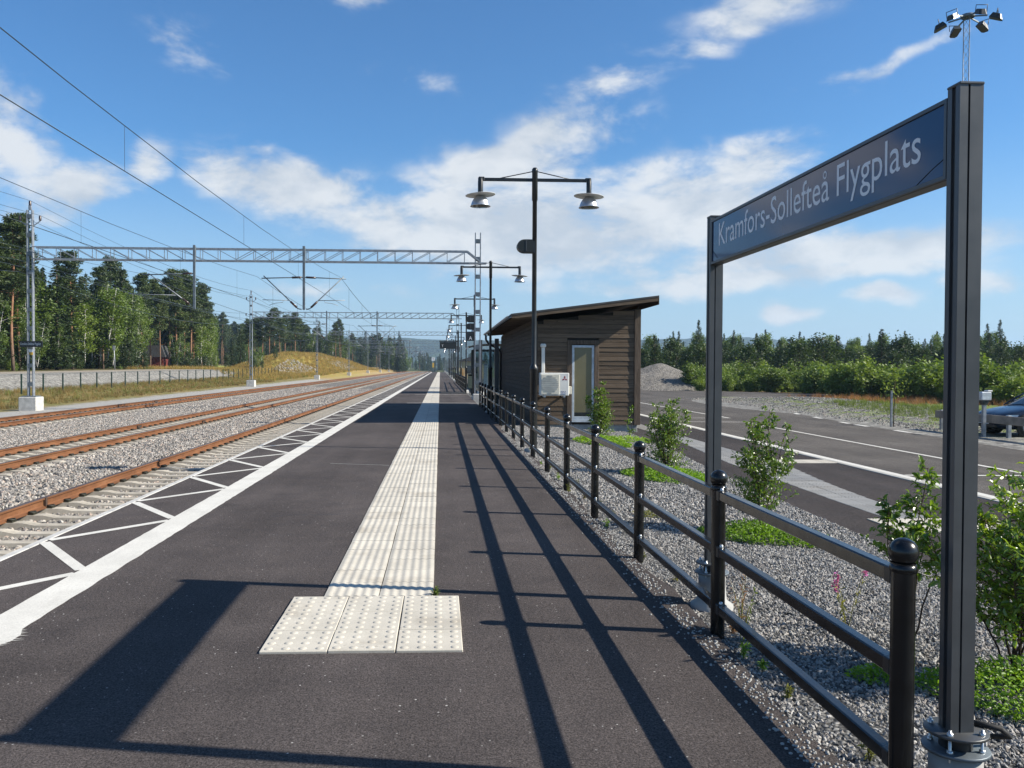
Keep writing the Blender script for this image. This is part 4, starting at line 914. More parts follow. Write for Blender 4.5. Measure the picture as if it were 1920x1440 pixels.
for (dx_, dz_, an) in ((0, .06, 0), (-.047, -.022, 1), (.047, -.022, 2)):
    a0 = (math.pi/2, math.pi*7/6, -math.pi/6)[an]; L_ = .082; c0 = Vector((hx0+.73, hz1-.17)); d1 = Vector((math.cos(a0+.52), math.sin(a0+.52)))*L_*.62; d2 = Vector((math.cos(a0-.52), math.sin(a0-.52)))*L_*.62
    P = [c0, c0+d2, c0+d1+d2, c0+d1]; MB().add([(v.x, hy0-.003, v.y) for v in P], [(0, 1, 2, 3)]).build('emblem', M['logo_red'], bd)
link('lettering', fit_text(text_mesh('FEKA', M['label_blue']), .15, .055, 0, 0), bd, (hx0+.62, hy0-.004, hz0+.085), (math.pi/2, 0, 0)); MB().box(hx0+.62, hx0+.77, hy0-.006, hy0-.002, hz0+.045, hz0+.06).build('label_bar', M['label_blue'], bd)
for xx in (hx0+.12, hx1-.16): MB().box(xx, xx+.05, hy0+.02, HY0-.02, hz0-.05, hz0-.001).build('bracket', M['white_plastic'], hp)
pc_ = MB().bbox(3.03, 3.13, HY0-.09, HY0-.024, hz1-.25, 2.28, .01).build('pipe_cover', M['white_plastic'], hp); MB().bbox(2.995, 3.165, HY0-.11, HY0-.024, 2.285, 2.40, .03).build('pipe_cap', M['white_plastic'], hp)

# ================================================================== CATENARY
GY = [44.6, 95.5, 146, 197, 248, 299, 350]
GL, GR_ = -20.9, 1.95
def ladder_mast(h0, h1, w, d, parent, step=.95, detail=True, name='mast'):
    mroot = MB().bbox(-w/2, -w/2+.055, -d/2, d/2, h0, h1, .004).build(name, M['galvanised'], parent)
    MB().bbox(w/2-.055, w/2, -d/2, d/2, h0, h1, .004).build('upright', M['galvanised'], mroot)
    z = h0+.5; k = 0
    while z < h1-.05:
        for yy_ in (-d/2-.004, d/2-.002): MB().box(-w/2+.056, w/2-.056, yy_, yy_+.006, z, z+.2).build('batten', M['galv_dark'], mroot) if detail else None
        z += step
    return mroot
def insul(parent, at, arm=None):
    o = MB().lathe([(.02, 0), (.045, .02), (.075, .05), (.05, .07), (.08, .11), (.05, .13), (.08, .17), (.05, .19), (.07, .23), (.03, .27), (.0001, .28)], n=10).build('insulator', M['insulator'], parent, at)
    if arm: MB().bar((arm[0]-at[0], arm[1]-at[1], arm[2]-at[2]), (0, 0, -.005), .04).build('arm', M['galvanised'], o)
BT, BB = 7.74, 7.08
def gantry(i, Y0):
    z0 = g(GL, Y0)
    G = empty('catenary_portal', (0, Y0, 0), 0, f'galvanised steel catenary portal spanning all tracks, {ordn[i]} from the camera', 'portal frame', 'catenary portals over the tracks')
    det = i < 2
    ms = ladder_mast(z0+.75, 9.6, .31, .2, G, detail=i < 4); ms.location.x = GL
    MB().bbox(-.44, .44, -.44, .44, z0-.5, z0+.7, .03).build('concrete_base', M['concrete'], ms); MB().box(-.36, .36, -.3, .3, z0+.7, z0+.75).build('foot_plate', M['galv_dark'], ms)
    MB().box(-.06, .06, -.06, .06, 9.6, 9.82).build('mast_tip', M['galvanised'], ms)
    insul(ms, (0, 0, 9.8)); insul(ms, (.5, 0, 9.05), (.16, 0, 8.8)); insul(ms, (-.5, 0, 9.05), (-.16, 0, 8.8))
    if i > 0: insul(ms, (-.55, 0, 7.3), (-.16, 0, 7.2)); insul(ms, (-.55, 0, 6.2), (-.16, 0, 6.1))
    mr_ = ladder_mast(.3, 8.7, .32, .2, G, .92, detail=i < 4); mr_.location.x = GR_; MB().bbox(-.24, .24, -.26, .26, -.4, .3, .03).build('concrete_base', M['concrete'], mr_)
    for yy_ in (-.24, .24):
        MB().box(GL+.18, GR_-.55, yy_-.03, yy_+.03, BT-.055, BT).build('chord', M['galvanised'], G)
        MB().box(GL+.18, GR_+.45, yy_-.03, yy_+.03, BB, BB+.055).build('chord', M['galvanised'], G)
        MB().bar((GR_-.55, yy_, BT-.035), (GR_+.1, yy_, BB+.1), .07).build('end_brace', M['galvanised'], G)
    n_ = 24; xs_ = np.linspace(GL+.5, GR_-.7, n_+1); rest = MB()
    for k in range(n_+1):
        for yy_ in (-.24, .24):
            for a, b_ in [((xs_[k], yy_, BB+.071), (xs_[k], yy_, BT-.071))]+([((xs_[k], yy_, BB+.08) if k > n_*.45 else (xs_[k], yy_, BT-.08), (xs_[k+1], yy_, BT-.08) if k > n_*.45 else (xs_[k+1], yy_, BB+.08))] if k < n_ else []):
                if i == 0: MB().bar(a, b_, .028).build('brace', M['galvanised'], G)
                else: rest.bar(a, b_, .034)
        rest.bar((xs_[k], -.2, BB+.035), (xs_[k], .2, BB+.035), .03)
    tag(rest.build('lattice_bars', M['galvanised'], G), kind='stuff')
    MB().bar((GL, -.1, BT-.2), (GL+.9, -.24, BB+.05), .05).build('knee_brace', M['galvanised'], G)
    # drop posts and cantilevers
    d1 = MB().bbox(-.06, .06, -.06, .06, 4.6, 7.86, .004).build('drop_post', M['galv_dark'], G, (-7.0, -.36, 0)); MB().bbox(-.07, .07, -.07, .07, BB-.05, BT+.05, .004).build('clamp', M['galv_dark'], d1, (0, .06, 0))
    for s_ in (-1, 1):
        b_ = MB().tube([(0, 0, 6.27), (s_*2.15, 0, 6.2)], .028, 6).build('top_tube', M['galv_dark'], d1)
        MB().tube([(s_*.12, 0, 6.266), (s_*.6, 0, 6.25)], .055, 8).build('insulator', M['insulator'], d1)
        MB().tube([(s_*.12, 0, 4.62), (s_*.3, 0, 4.66), (s_*2.05, 0, 6.33)], .028, 6).build('strut_tube', M['galv_dark'], d1); MB().tube([(s_*.36, 0, 4.72), (s_*.68, 0, 5.02)], .055, 8).build('insulator', M['insulator'], d1)
        MB().tube([(s_*.75, 0, 5.08), (s_*2.1, 0, 5.10)], .018, 6).build('register_tube', M['galvanised'], d1)
        MB().tube([(s_*1.05, 0, 5.08), (s_*1.07, 0, 4.98), (s_*1.45, 0, 4.93), (s_*1.75, 0, 4.83)], .014, 5).build('steady_arm', M['galvanised'], d1)
    d2 = MB().bbox(-.055, .055, -.055, .055, 4.6, 7.86, .004).build('drop_post', M['galv_dark'], G, (-12.55, -.36, 0)); MB().bbox(-.065, .065, -.065, .065, BB-.05, BT+.05, .004).build('clamp', M['galv_dark'], d2, (0, .06, 0))
    MB().tube([(0, 0, 6.42), (-2.6, 0, 6.32)], .028, 6).build('top_tube', M['galv_dark'], d2); MB().tube([(-.12, 0, 6.415), (-.55, 0, 6.4)], .055, 8).build('insulator', M['insulator'], d2)
    MB().tube([(-.1, 0, 4.75), (-2.3, 0, 6.40)], .025, 6).build('strut_tube', M['galvanised'], d2); MB().tube([(-.25, 0, 4.86), (-.6, 0, 5.13)], .055, 8).build('insulator', M['insulator'], d2)
    MB().tube([(-.9, 0, 5.3), (-3.3, 0, 5.35)], .016, 6).build('register_tube', M['galvanised'], d2)
    return G
G0 = None
for i, Y0 in enumerate(GY): gantry(i, Y0)
# station name plate on the nearest left mast
o = empty('mast_sign', (GL-.25, 44.4, 0), 0, 'small black station name plate on the nearest left mast', 'sign')
MB().bbox(-.25, 1.05, -.03, .03, 2.62, 2.92, .006).build('panel', M['sign_black'], o); link('lettering', fit_text(text_mesh('Kramfors-Sollefte\u00e5 Flygplats', M['sign_white']), 1.14, .17, -.17, 2.68), o, (0, -.032, 0), (math.pi/2, 0, 0))
o.rotation_euler = (0, 0, R(-12))
o = empty('warning_plate', (GL, 44.35, 0), 0, 'tiny yellow warning plate on the nearest left mast under the name plate', 'sign')
MB().prism([(-.02, 2.5), (.30, 2.5), (.22, 2.36), (.06, 2.36)], .0, .02, Matrix.Rotation(math.pi/2, 4, 'X')).build('white_top', M['sign_white'], o); MB().box(.05, .22, -.02, -.005, 2.22, 2.355).build('yellow_plate', M['yellow_paint'], o)
# overhead lines
SUP = [-6.3]+GY
def catenary(tx, zc_, zm, sag, lab, off):
    o = empty('overhead_line', (0, 0, 0), 0, lab, 'overhead wire')
    mpts = []; cpts = []
    def mz(u): return zm-4*sag*u*(1-u)
    for k in range(len(SUP)-1):
        ya, yb_ = SUP[k], SUP[k+1]; sa = off if k % 2 else -off; sb = -sa
        for j in range(8 if k < 3 else 4):
            u = j/(8 if k < 3 else 4); mpts.append((tx+sa+(sb-sa)*u, ya+(yb_-ya)*u-.36, mz(u)))
        cpts.append((tx+sa, ya-.36, zc_))
        if k < 4:
            for j in range(6):
                u = (j+.5)/6; x_ = tx+sa+(sb-sa)*u; MB().tube([(x_, ya+(yb_-ya)*u-.36, zc_), (x_, ya+(yb_-ya)*u-.36, mz(u))], .0035 if k == 0 else .006, 4, False).build('dropper', M['wire'], o)
    MB().tube(mpts, [.008 if p_[1] < 50 else .013 for p_ in mpts], 6).build('messenger_wire', M['wire'], o); MB().tube(cpts, [.009 if p_[1] < 50 else .014 for p_ in cpts], 6).build('contact_wire', M['wire'], o)
catenary(-5.25, 4.93, 6.28, .62, 'overhead contact line above the track nearest the platform', .12); catenary(-9.5, 4.93, 6.28, .55, 'overhead contact line above the middle track', .12); catenary(-15.2, 5.25, 6.36, .55, 'overhead contact line above the farthest track', .1)
def feeder(x, z, sag, lab, r_=.009):
    pts = []
    for k in range(len(SUP)-1):
        for j in range(8):
            u = j/8; pts.append((x, SUP[k]+(SUP[k+1]-SUP[k])*u, z-4*sag*u*(1-u)))
    tag(MB().tube(pts, [r_ if p_[1] < 60 else r_*1.5 for p_ in pts], 5).build('feeder_wire', M['wire']), lab, 'wire', 'feeder wires on the left masts')
feeder(GL, 10.08, .7, 'topmost thin feeder wire over the left masts'); feeder(GL+.5, 9.33, .7, 'thin feeder wire on the track side of the left mast tops'); feeder(GL-.5, 9.33, .7, 'thin feeder wire on the forest side of the left mast tops')
feeder(GL-.5, 7.55, .8, 'upper return wire on the forest side of the left masts'); feeder(GL-.5, 6.45, 1.0, 'lower return wire on the forest side of the left masts', .012)
feeder(GL+.3, 6.9, .5, 'thin wire below the portal beams at the left masts')

# ================================================================== LEFT OF THE TRACKS
# wire mesh fence with dark green posts
fn = empty('mesh_fence', (0, 0, 0), 0, 'long low dark green post-and-wire fence along the dry verge', 'fence')
fp_me = MB().box(-.04, .04, -.04, .04, -.1, 1.34).mesh('fence_post', M['green_fence'])
FX = -26.9; fpts = []
yk = 41.0
while yk < 150:
    xk = FX-1.2*float(sst(100, 150, yk)); fpts.append((xk, yk)); link('fence_post', fp_me, fn, (xk, yk, g(xk, yk)-.03)); yk += 3.02
for zf in (.1, .4, .7, 1.0, 1.27): MB().tube([(x, y, g(x, y)+zf) for x, y in fpts], .0045, 3, False).build('fence_wire', M['green_fence'], fn)
# marker post by the wood
o = empty('marker_post', (-39.3, 105, g(-39.3, 105)), 0, 'thin pale grey marker post at the edge of the wood', 'post')
MB().tube([(0, 0, -.2), (.0, 0, 1.0), (-.1, 0, 2.9)], [.06, .06, .06], 6).build('shaft', M['galvanised'], o); MB().box(-.26, .06, -.04, .04, 2.4, 2.95).build('plate', M['galvanised'], o)
# red shed among the pines
sx, sy = -51.0, 152.0; sz = g(sx, sy)
sh = empty('red_shed', (sx, sy, sz), R(4), 'dark red plank shed with black roof among the pine trunks', 'shed')
MB().box(-2.4, 2.4, 0, 4, -.3, 2.55).build('wall_core', M['red_wood'], sh)
for k in range(20): MB().box(-2.4+.24*k+.01, -2.4+.24*k+.225, -.03-.012*(k % 2), -.002, -.2, 2.55).build('plank', M['red_wood'], sh)
MB().prism([(-2.9, 2.45), (2.9, 2.45), (2.9, 2.58), (2.2, 4.5), (-2.2, 4.5), (-2.9, 2.58)], -4.4, .5, Matrix.Rotation(math.pi/2, 4, 'X')).build('roof', M['grey_roof'], sh)

# ------------------------------------------------------------------ trees
def leaf_quads(P, size, nrm_bias, rs, ratio=.5, dirs=None):
    n = len(P); N = rs.normal(size=(n, 3)); N[:, 2] = np.abs(N[:, 2])+nrm_bias; N /= np.linalg.norm(N, axis=1)[:, None]
    A = rs.normal(size=(n, 3)) if dirs is None else dirs+rs.normal(size=(n, 3))*.45
    A -= N*(A*N).sum(1)[:, None]; A /= np.linalg.norm(A, axis=1)[:, None]+1e-9; B = np.cross(N, A)
    s = size*rs.uniform(.6, 1.35, (n, 1)); a = A*s; b = B*s*ratio
    V = np.stack([P-a, P+b*.9-a*.1, P+a, P-b*.9-a*.1], 1).reshape(-1, 3); F = np.arange(4*n).reshape(n, 4); return V, F
def make_tree(kind, seed):
    """returns (trunk mesh, crown mesh) of a tree of height 1 unit = real metres given by H"""
    rs = np.random.RandomState(seed); r_ = random.Random(seed); tb = MB(); P = []; D = []
    if kind == 'pine':
        H = 17.0; lean = rs.uniform(-.5, .5, 2); path = [(lean[0]*(z/H)**2+.1*math.sin(z*.5+seed), lean[1]*(z/H)**2, z) for z in np.linspace(-.5, H*.97, 9)]
        tb.tube(path, [float(x) for x in np.linspace(.165, .035, 9)], 8)
        base = rs.uniform(.36, .54)
        for k in range(34):
            u = base+(1-base)*(k/33)**.9; z = H*u*.985; L_ = (2.35*max(0, 1-((u-base*.98)/(1.03-base*.98)))**.62+.2)*rs.uniform(.55, 1.15)*(.55+.45*min(1, (u-base)/(1-base)*4+.25))
            an = k*2.4+rs.uniform(-.5, .5); up = rs.uniform(-.05, .35); c0 = np.array([lean[0]*u*u, lean[1]*u*u, z]); tip = c0+np.array([math.cos(an)*L_, math.sin(an)*L_, up*L_])
            tb.tube([tuple(c0), tuple((c0+tip)/2+np.array([0, 0, .08])), tuple(tip)], [.045, .03, .012], 4, False)
            for j in range(4):
                f = .45+.55*j/3; c = c0+(tip-c0)*f+rs.normal(size=3)*.18; n = int(54*(.7+.6*f)); q_ = rs.normal(size=(n, 3)); q_ /= np.linalg.norm(q_, axis=1)[:, None]
                rr = rs.uniform(.35, 1, (n, 1))**.5*(.5+.25*L_/2.5); P.append(c+q_*rr*np.array([1.1, 1.1, .55])+[0, 0, .12]); D.append(q_*np.array([1, 1, .6])+[0, 0, .5])
        for k in range(7):          # dead lower branches
            z = H*rs.uniform(.25, base); an = rs.uniform(0, 6.28); L_ = rs.uniform(.5, 1.5); tb.tube([(0, 0, z), (math.cos(an)*L_, math.sin(an)*L_, z+.15*L_)], [.025, .008], 3, False)
        P = np.concatenate(P); V, F = leaf_quads(P, .19, .2, rs, .34, np.concatenate(D)); lm_ = 'pine_needles'; bm_ = 'pine_bark'
    elif kind == 'spruce':
        H = 15.0; tb.tube([(0, 0, -.5), (0, 0, H*.5), (0, 0, H)], [.2, .12, .015], 7)
        k = 0; z = 1.0
        while z < H-.15:
            u = z/H; L0 = (2.5*(1-u)**.85+.12)*(1 if u > .12 else .8)
            for j in range(6 if u < .8 else 4):
                an = k*1.1+j*6.28/6+rs.uniform(-.3, .3); L_ = L0*rs.uniform(.7, 1.15); n = max(6, int(30*L_/2)); f = rs.uniform(.12, 1, n)**.8
                side = rs.normal(size=n)*.24*(1.1-f)*L_**.6; dz_ = -.30*f*L_+.20*(f**3)*L_
                ca, sa = math.cos(an), math.sin(an); P.append(np.stack([ca*f*L_-sa*side, sa*f*L_+ca*side, z+dz_+rs.normal(size=n)*.07-np.abs(side)*.25], 1)); D.append(np.tile([ca, sa, -.45], (n, 1)))
            z += .30+.12*(1-u); k += 1
        P = np.concatenate(P); V, F = leaf_quads(P, .21, .3, rs, .42, np.concatenate(D)); lm_ = 'spruce_needles'; bm_ = 'spruce_bark'
    elif kind in ('birch', 'wood'):
        H = 13.0 if kind == 'birch' else 8.0; ns = 1 if kind == 'wood' else 1+seed % 3; tr_r = .11 if kind == 'birch' else .07
        for s_ in range(ns):
            lx, ly = (rs.uniform(-1.3, 1.3, 2)) if ns > 1 else rs.uniform(-.4, .4, 2); h = H*rs.uniform(.82, 1.0)
            path = [(lx*(z/h)**1.3+.08*math.sin(z), ly*(z/h)**1.3, z) for z in np.linspace(-.4, h, 8)]; tb.tube(path, [float(x) for x in np.linspace(tr_r, .012, 8)], 6)
            lo = .30 if kind == 'birch' else .14
            for k in range(26 if ns > 1 else 40):
                u = lo+(1-lo)*rs.uniform(0, 1); w = (1.75 if kind == 'birch' else 1.7)*math.sin(math.pi*min(1, (u-lo)/(1-lo)*.82+.14))**.8; an = rs.uniform(0, 6.28); L_ = w*rs.uniform(.35, 1.05)
                c0 = np.array([lx*u**1.3, ly*u**1.3, h*u]); tip = c0+np.array([math.cos(an)*L_, math.sin(an)*L_, .45*L_]); tb.tube([tuple(c0), tuple(tip)], [.022, .006], 3, False)
                n = 58 if kind == 'birch' else 46; q_ = rs.normal(size=(n, 3))*np.array([.30, .30, .44]); P.append(tip+q_-[0, 0, .25]); 
        P = np.concatenate(P); V, F = leaf_quads(P, .15 if kind == 'birch' else .16, .1, rs, .62); lm_ = 'birch_leaves' if kind == 'birch' else 'wood_leaves'; bm_ = 'birch_bark' if kind == 'birch' else 'spruce_bark'
    else:                            # shrub, many stems
        H = 2.4
        for s_ in range(12):
            an = rs.uniform(0, 6.28); sp_ = rs.uniform(.15, .95); h = H*rs.uniform(.55, 1.0)*(1.05-.35*sp_); tip = np.array([math.cos(an)*sp_, math.sin(an)*sp_, h])
            tb.tube([(0, 0, -.2), (tip[0]*.4, tip[1]*.4, h*.5), tuple(tip)], [.02, .014, .005], 3, False)
            for k in range(9):
                f = rs.uniform(.15, 1.0); c = tip*np.array([f**.7, f**.7, f])+rs.normal(size=3)*.1; n = 34; P.append(c+rs.normal(size=(n, 3))*np.array([.15, .15, .17]))
        P = np.concatenate(P); P = P[P[:, 2] > .03]; V, F = leaf_quads(P, .085, .1, rs, .55); lm_ = 'shrub_leaves'; bm_ = 'twig_bark'
    return tb.mesh('trunk', M[bm_]), raw_mesh('crown', V, F, M[lm_]), H
TREES = {}
for kind, n in (('pine', 4), ('spruce', 3), ('birch', 4), ('wood', 4), ('shrub', 4)): TREES[kind] = [make_tree(kind, 10*len(kind)+k) for k in range(n)]
WORD = {'pine': 'pine_tree', 'spruce': 'spruce_tree', 'birch': 'birch_tree', 'wood': 'broadleaf_tree', 'shrub': 'leafy_shrub'}
CATS = {'pine': 'tree', 'spruce': 'tree', 'birch': 'tree', 'wood': 'tree', 'shrub': 'shrub'}
def plant(kind, x, y, h, label, group=None, var=None, wide=1.0, sink=0.0):
    v = TREES[kind][rnd.randrange(len(TREES[kind])) if var is None else var % len(TREES[kind])]; s = h/v[2]
    o = empty(WORD[kind], (x, y, g(x, y)-sink), rnd.uniform(0, 6.28), label, CATS[kind], group); o.scale = (s*wide, s*wide, s)
    link('trunk', v[0], o); link('crown', v[1], o); return o
def nth(n):
    return f"{n}{'th' if 10 <= n % 100 <= 20 else {1: 'st', 2: 'nd', 3: 'rd'}.get(n % 10, 'th')}"
def px2x(px, y): return (px-825)/1600*y
# front row of the wood on the left, from the frame edge to the gap: (image column, distance out, top row, kind, variant, width, label)
ROW = [(6, -43, 462, 'pine', 1, 1.0, 'tall pine cut by the left frame edge'), (42, -42, 424, 'pine', 0, 1.05, 'tallest pine at far left, bare orange trunk, left of the steel mast'), (-22, -42, 470, 'spruce', 1, 1.1, 'dark spruce mostly outside the left frame edge'),
       (84, -45, 520, 'birch', 0, 1.0, 'green birch just behind the nearest steel mast'), (122, -43, 492, 'spruce', 0, 1.0, 'dark spruce right of the nearest steel mast'), (150, -45, 482, 'pine', 2, 1.0, 'pine rising right behind the dark spruce'),
       (172, -42, 560, 'birch', 1, .9, 'birch with forked white stems right of the dark spruce'), (192, -46, 528, 'birch', 2, 1.0, 'leafy birch beside the forked birch'), (212, -43, 535, 'birch', 3, 1.0, 'broad birch with several white stems in mid wood'),
       (236, -48, 515, 'pine', 3, .9, 'pine crown poking above the mid-wood birches'), (248, -44, 545, 'birch', 0, .75, 'birch left of the red shed'), (264, -44, 560, 'birch', 2, .5, 'birch with pale stem nearest the red shed'),
       (290, -50, 530, 'pine', 1, .9, 'dark pine behind the red shed'), (309, -44, 545, 'pine', 0, .7, 'slim bare-trunked pine in front of the red shed'), (326, -46, 528, 'pine', 2, .9, 'pine right of the red shed, first of three'), (338, -45, 514, 'pine', 3, 1.0, 'tall pine behind the dangling catenary post'),
       (352, -46, 515, 'pine', 0, .95, 'pine with two-tone trunk right of the catenary post'), (366, -45, 525, 'pine', 1, 1.0, 'second to last pine of the near wood'), (384, -46, 560, 'pine', 2, .95, 'last pine of the near wood, at the gap'), (394, -47, 610, 'birch', 1, .9, 'low birch at the right end of the near wood')]
for px, xo, ty, kind, var, wide, lab in ROW:
    y_ = xo*1600/(px-825); zt = EYE+(689-ty)*y_/1600; plant(kind, xo, y_, zt-g(xo, y_), lab, 'trees of the near wood on the left', var, wide*(1.22 if kind == 'pine' else 1.5))
# second wood on the mound
for k, (px, ty, kind) in enumerate([(440, 640, 'spruce'), (455, 620, 'spruce'), (470, 605, 'pine'), (482, 600, 'pine'), (496, 598, 'pine'), (508, 590, 'pine'), (517, 582, 'pine'), (527, 600, 'pine'), (537, 594, 'pine'), (548, 597, 'pine'), (556, 590, 'pine'), (566, 600, 'pine'), (575, 612, 'pine'), (585, 618, 'birch'), (593, 617, 'pine'), (604, 622, 'birch'), (614, 628, 'spruce'), (622, 630, 'birch'), (632, 632, 'birch'), (642, 634, 'birch'), (652, 636, 'birch')]):
    xo = -43-2.5*math.sin(k*2.3); y_ = xo*1600/(px-825)
    if y_ > 300: xo *= 300/y_*1.0; y_ = 300+k*2; xo = px2x(px, y_)
    zt = EYE+(689-ty)*y_/1600
    where = 'left end of' if px < 480 else 'middle of' if px < 580 else 'right end of'
    plant(kind, xo, y_, max(5, zt-g(xo, y_)), f'{WORD[kind].split("_")[0]} in the wood beyond the mound, {nth(k+1)} tree from its left end', 'trees of the second wood', None, 1.4)
# far woods that read as one mass
import bmesh
def combined(v):
    bm = bmesh.new(); bm.from_mesh(v[0]); n0 = len(bm.faces); bm.from_mesh(v[1]); bm.faces.ensure_lookup_table()
    for f in bm.faces[n0:]: f.material_index = 1
    me = bpy.data.meshes.new('wood_tree'); bm.to_mesh(me); bm.free(); me.materials.append(v[0].materials[0]); me.materials.append(v[1].materials[0]); return me
def tree_set(kinds):
    c = bpy.data.collections.new('wood_trees')
    for kind, i in kinds: c.objects.link(bpy.data.objects.new('wood_tree', combined(TREES[kind][i])))
    return c
tcol = tree_set([('pine', 0), ('spruce', 1), ('spruce', 0), ('wood', 0), ('birch', 0)]); tcol_near = tree_set([('pine', 2), ('spruce', 1), ('spruce', 2), ('birch', 1), ('birch', 3), ('spruce', 0)]); tcol_right = tree_set([('wood', 3), ('wood', 1), ('birch', 3), ('spruce', 2), ('wood', 2), ('wood', 0)]); tcol_low = tree_set([('wood', 0), ('shrub', 1), ('wood', 3), ('birch', 2)]); tcol_shrub = tree_set([('shrub', 0), ('shrub', 1), ('shrub', 2)])
def wood_mass(name, label, pts, smin, smax, seed, tcol=tcol):
    V = np.array([(x, y, g(x, y)-.3) for x, y in pts]); me = bpy.data.meshes.new(name); me.from_pydata([tuple(v) for v in V], [], []); o = link(name, me)
    ng = bpy.data.node_groups.new('wood', 'GeometryNodeTree'); ng.interface.new_socket('Geometry', in_out='INPUT', socket_type='NodeSocketGeometry'); ng.interface.new_socket('Geometry', in_out='OUTPUT', socket_type='NodeSocketGeometry')
    N = ng.nodes.new; gi = N('NodeGroupInput'); go = N('NodeGroupOutput'); ci = N('GeometryNodeCollectionInfo'); ci.inputs['Collection'].default_value = tcol; ci.inputs['Separate Children'].default_value = True; ci.inputs['Reset Children'].default_value = True
    mp = N('GeometryNodeMeshToPoints'); ip = N('GeometryNodeInstanceOnPoints'); ip.inputs['Pick Instance'].default_value = True
    rv = N('FunctionNodeRandomValue'); rv.data_type = 'FLOAT_VECTOR'; rv.inputs[0].default_value = (0, 0, 0); rv.inputs[1].default_value = (0, 0, 6.283); rv.inputs['Seed'].default_value = seed
    rs = N('FunctionNodeRandomValue'); rs.data_type = 'FLOAT'; rs.inputs[2].default_value = smin; rs.inputs[3].default_value = smax; rs.inputs['Seed'].default_value = seed+2
    L = ng.links.new; L(gi.outputs[0], mp.inputs[0]); L(mp.outputs[0], ip.inputs['Points']); L(ci.outputs[0], ip.inputs['Instance']); L(rv.outputs[0], ip.inputs['Rotation']); L(rs.outputs[1], ip.inputs['Scale']); L(ip.outputs[0], go.inputs[0])
    o.modifiers.new('wood', 'NODES').node_group = ng
    return tag(o, label, 'wood', kind='stuff')
wood_mass('far_wood', 'distant dark conifer wood along the left of the line', [(px2x(rnd.uniform(395, 760), y_), y_) for y_ in [380+560*rnd.random()**1.3 for k in range(520)] if True], .8, 1.25, 3)
wood_mass('far_wood', 'distant dark wood behind the gap between the two left woods', [(px2x(rnd.uniform(-40, 470), y_), y_) for y_ in [300+200*rnd.random() for k in range(260)]], .85, 1.2, 5)
wood_mass('far_wood', 'distant wood low behind the far end of the platform', [(px2x(rnd.uniform(700, 1210), y_), y_) for y_ in [520+700*rnd.random() for k in range(420)]], .5, .85, 7)
wood_mass('far_wood', 'dark conifer wood filling the back beyond the road on the right', [(px2x(rnd.uniform(1190, 2050), y_), y_) for y_ in [125+150*rnd.random() for k in range(620)]], .46, .66, 9, tcol_right)
ip_ = []
while len(ip_) < 260:
    y_ = rnd.uniform(84, 235); xo = -44.5-rnd.random()**1.5*40
    if px2x(398, y_) > xo and not (px2x(276, y_) < xo < px2x(340, y_) and y_ < 165): ip_.append((xo, y_))
wood_mass('inner_wood', 'dark depth of the near wood behind its front trees', ip_, .70, 1.0, 13, tcol_near)
wood_mass('undergrowth', 'low leafy undergrowth at the foot of the near wood', [(a, b_) for a, b_ in [(-41-rnd.random()*7, 72+rnd.random()*97) for k in range(80)] if not px2x(284, b_) < a < px2x(338, b_)], .28, .62, 14, tcol_low)
wood_mass('inner_wood', 'dark depth of the second wood beyond the grassy mound', [(px2x(rnd.uniform(436, 640), y_), y_) for y_ in [rnd.uniform(255, 345) for k in range(80)]], .6, .85, 15, tcol)
wood_mass('undergrowth', 'green bushes at the foot of the second wood', [(px2x(rnd.uniform(470, 520), y_), y_) for y_ in [rnd.uniform(165, 205) for k in range(20)]], .2, .4, 16, tcol_low)
# right of the road: a front of young trees, then shrubs
NT_ = 54
for k in range(NT_):
    px = 1195+760*(k+.2+.6*rnd.random())/NT_; y_ = rnd.uniform(84, 122); kind = rnd.choice(['wood']*7+['spruce']); h_ = rnd.uniform(3.8, 5.8) if kind != 'spruce' else rnd.uniform(4.5, 6.8)
    side = 'left of the far sign post' if px < 1330 else 'seen through the sign frame' if px < 1770 else 'right of the near sign post'
    plant(kind, px2x(px, y_), y_, h_, f'young {WORD[kind].split("_")[0]} tree beyond the road, {nth(k+1)} from left, {side}', 'young trees of the thicket beyond the road', None, 1.5)
NS_ = 46
for k in range(NS_):
    px = 1292+665*(k+.2+.6*rnd.random())/NS_; y_ = float(np.interp(px, [1200, 1500, 1600, 1920], [74, 70, 60, 46]))+rnd.uniform(0, 3.5)
    side = 'left of the far sign post' if px < 1330 else 'seen through the sign frame' if px < 1770 else 'right of the near sign post'
    plant('shrub', px2x(px, y_), y_, rnd.choice([.9, 1.2, 1.6, 1.9, 2.3, 2.9])*rnd.uniform(.85, 1.15), f'bright green shrub beyond the road, {nth(k+1)} from left, {side}', 'shrubs beyond the road', None, rnd.uniform(1.2, 1.7))
wood_mass('shrub_thicket', 'green shrub thicket behind the front row of shrubs beyond the road', [(px2x(px, y_), y_) for px, y_ in [(p_, float(np.interp(p_, [1200, 1500, 1600, 1920], [79, 75, 65, 51]))+rnd.uniform(0, 14)) for p_ in [rnd.uniform(1300, 1960) for k in range(90)]]], .8, 1.35, 17, tcol_shrub)
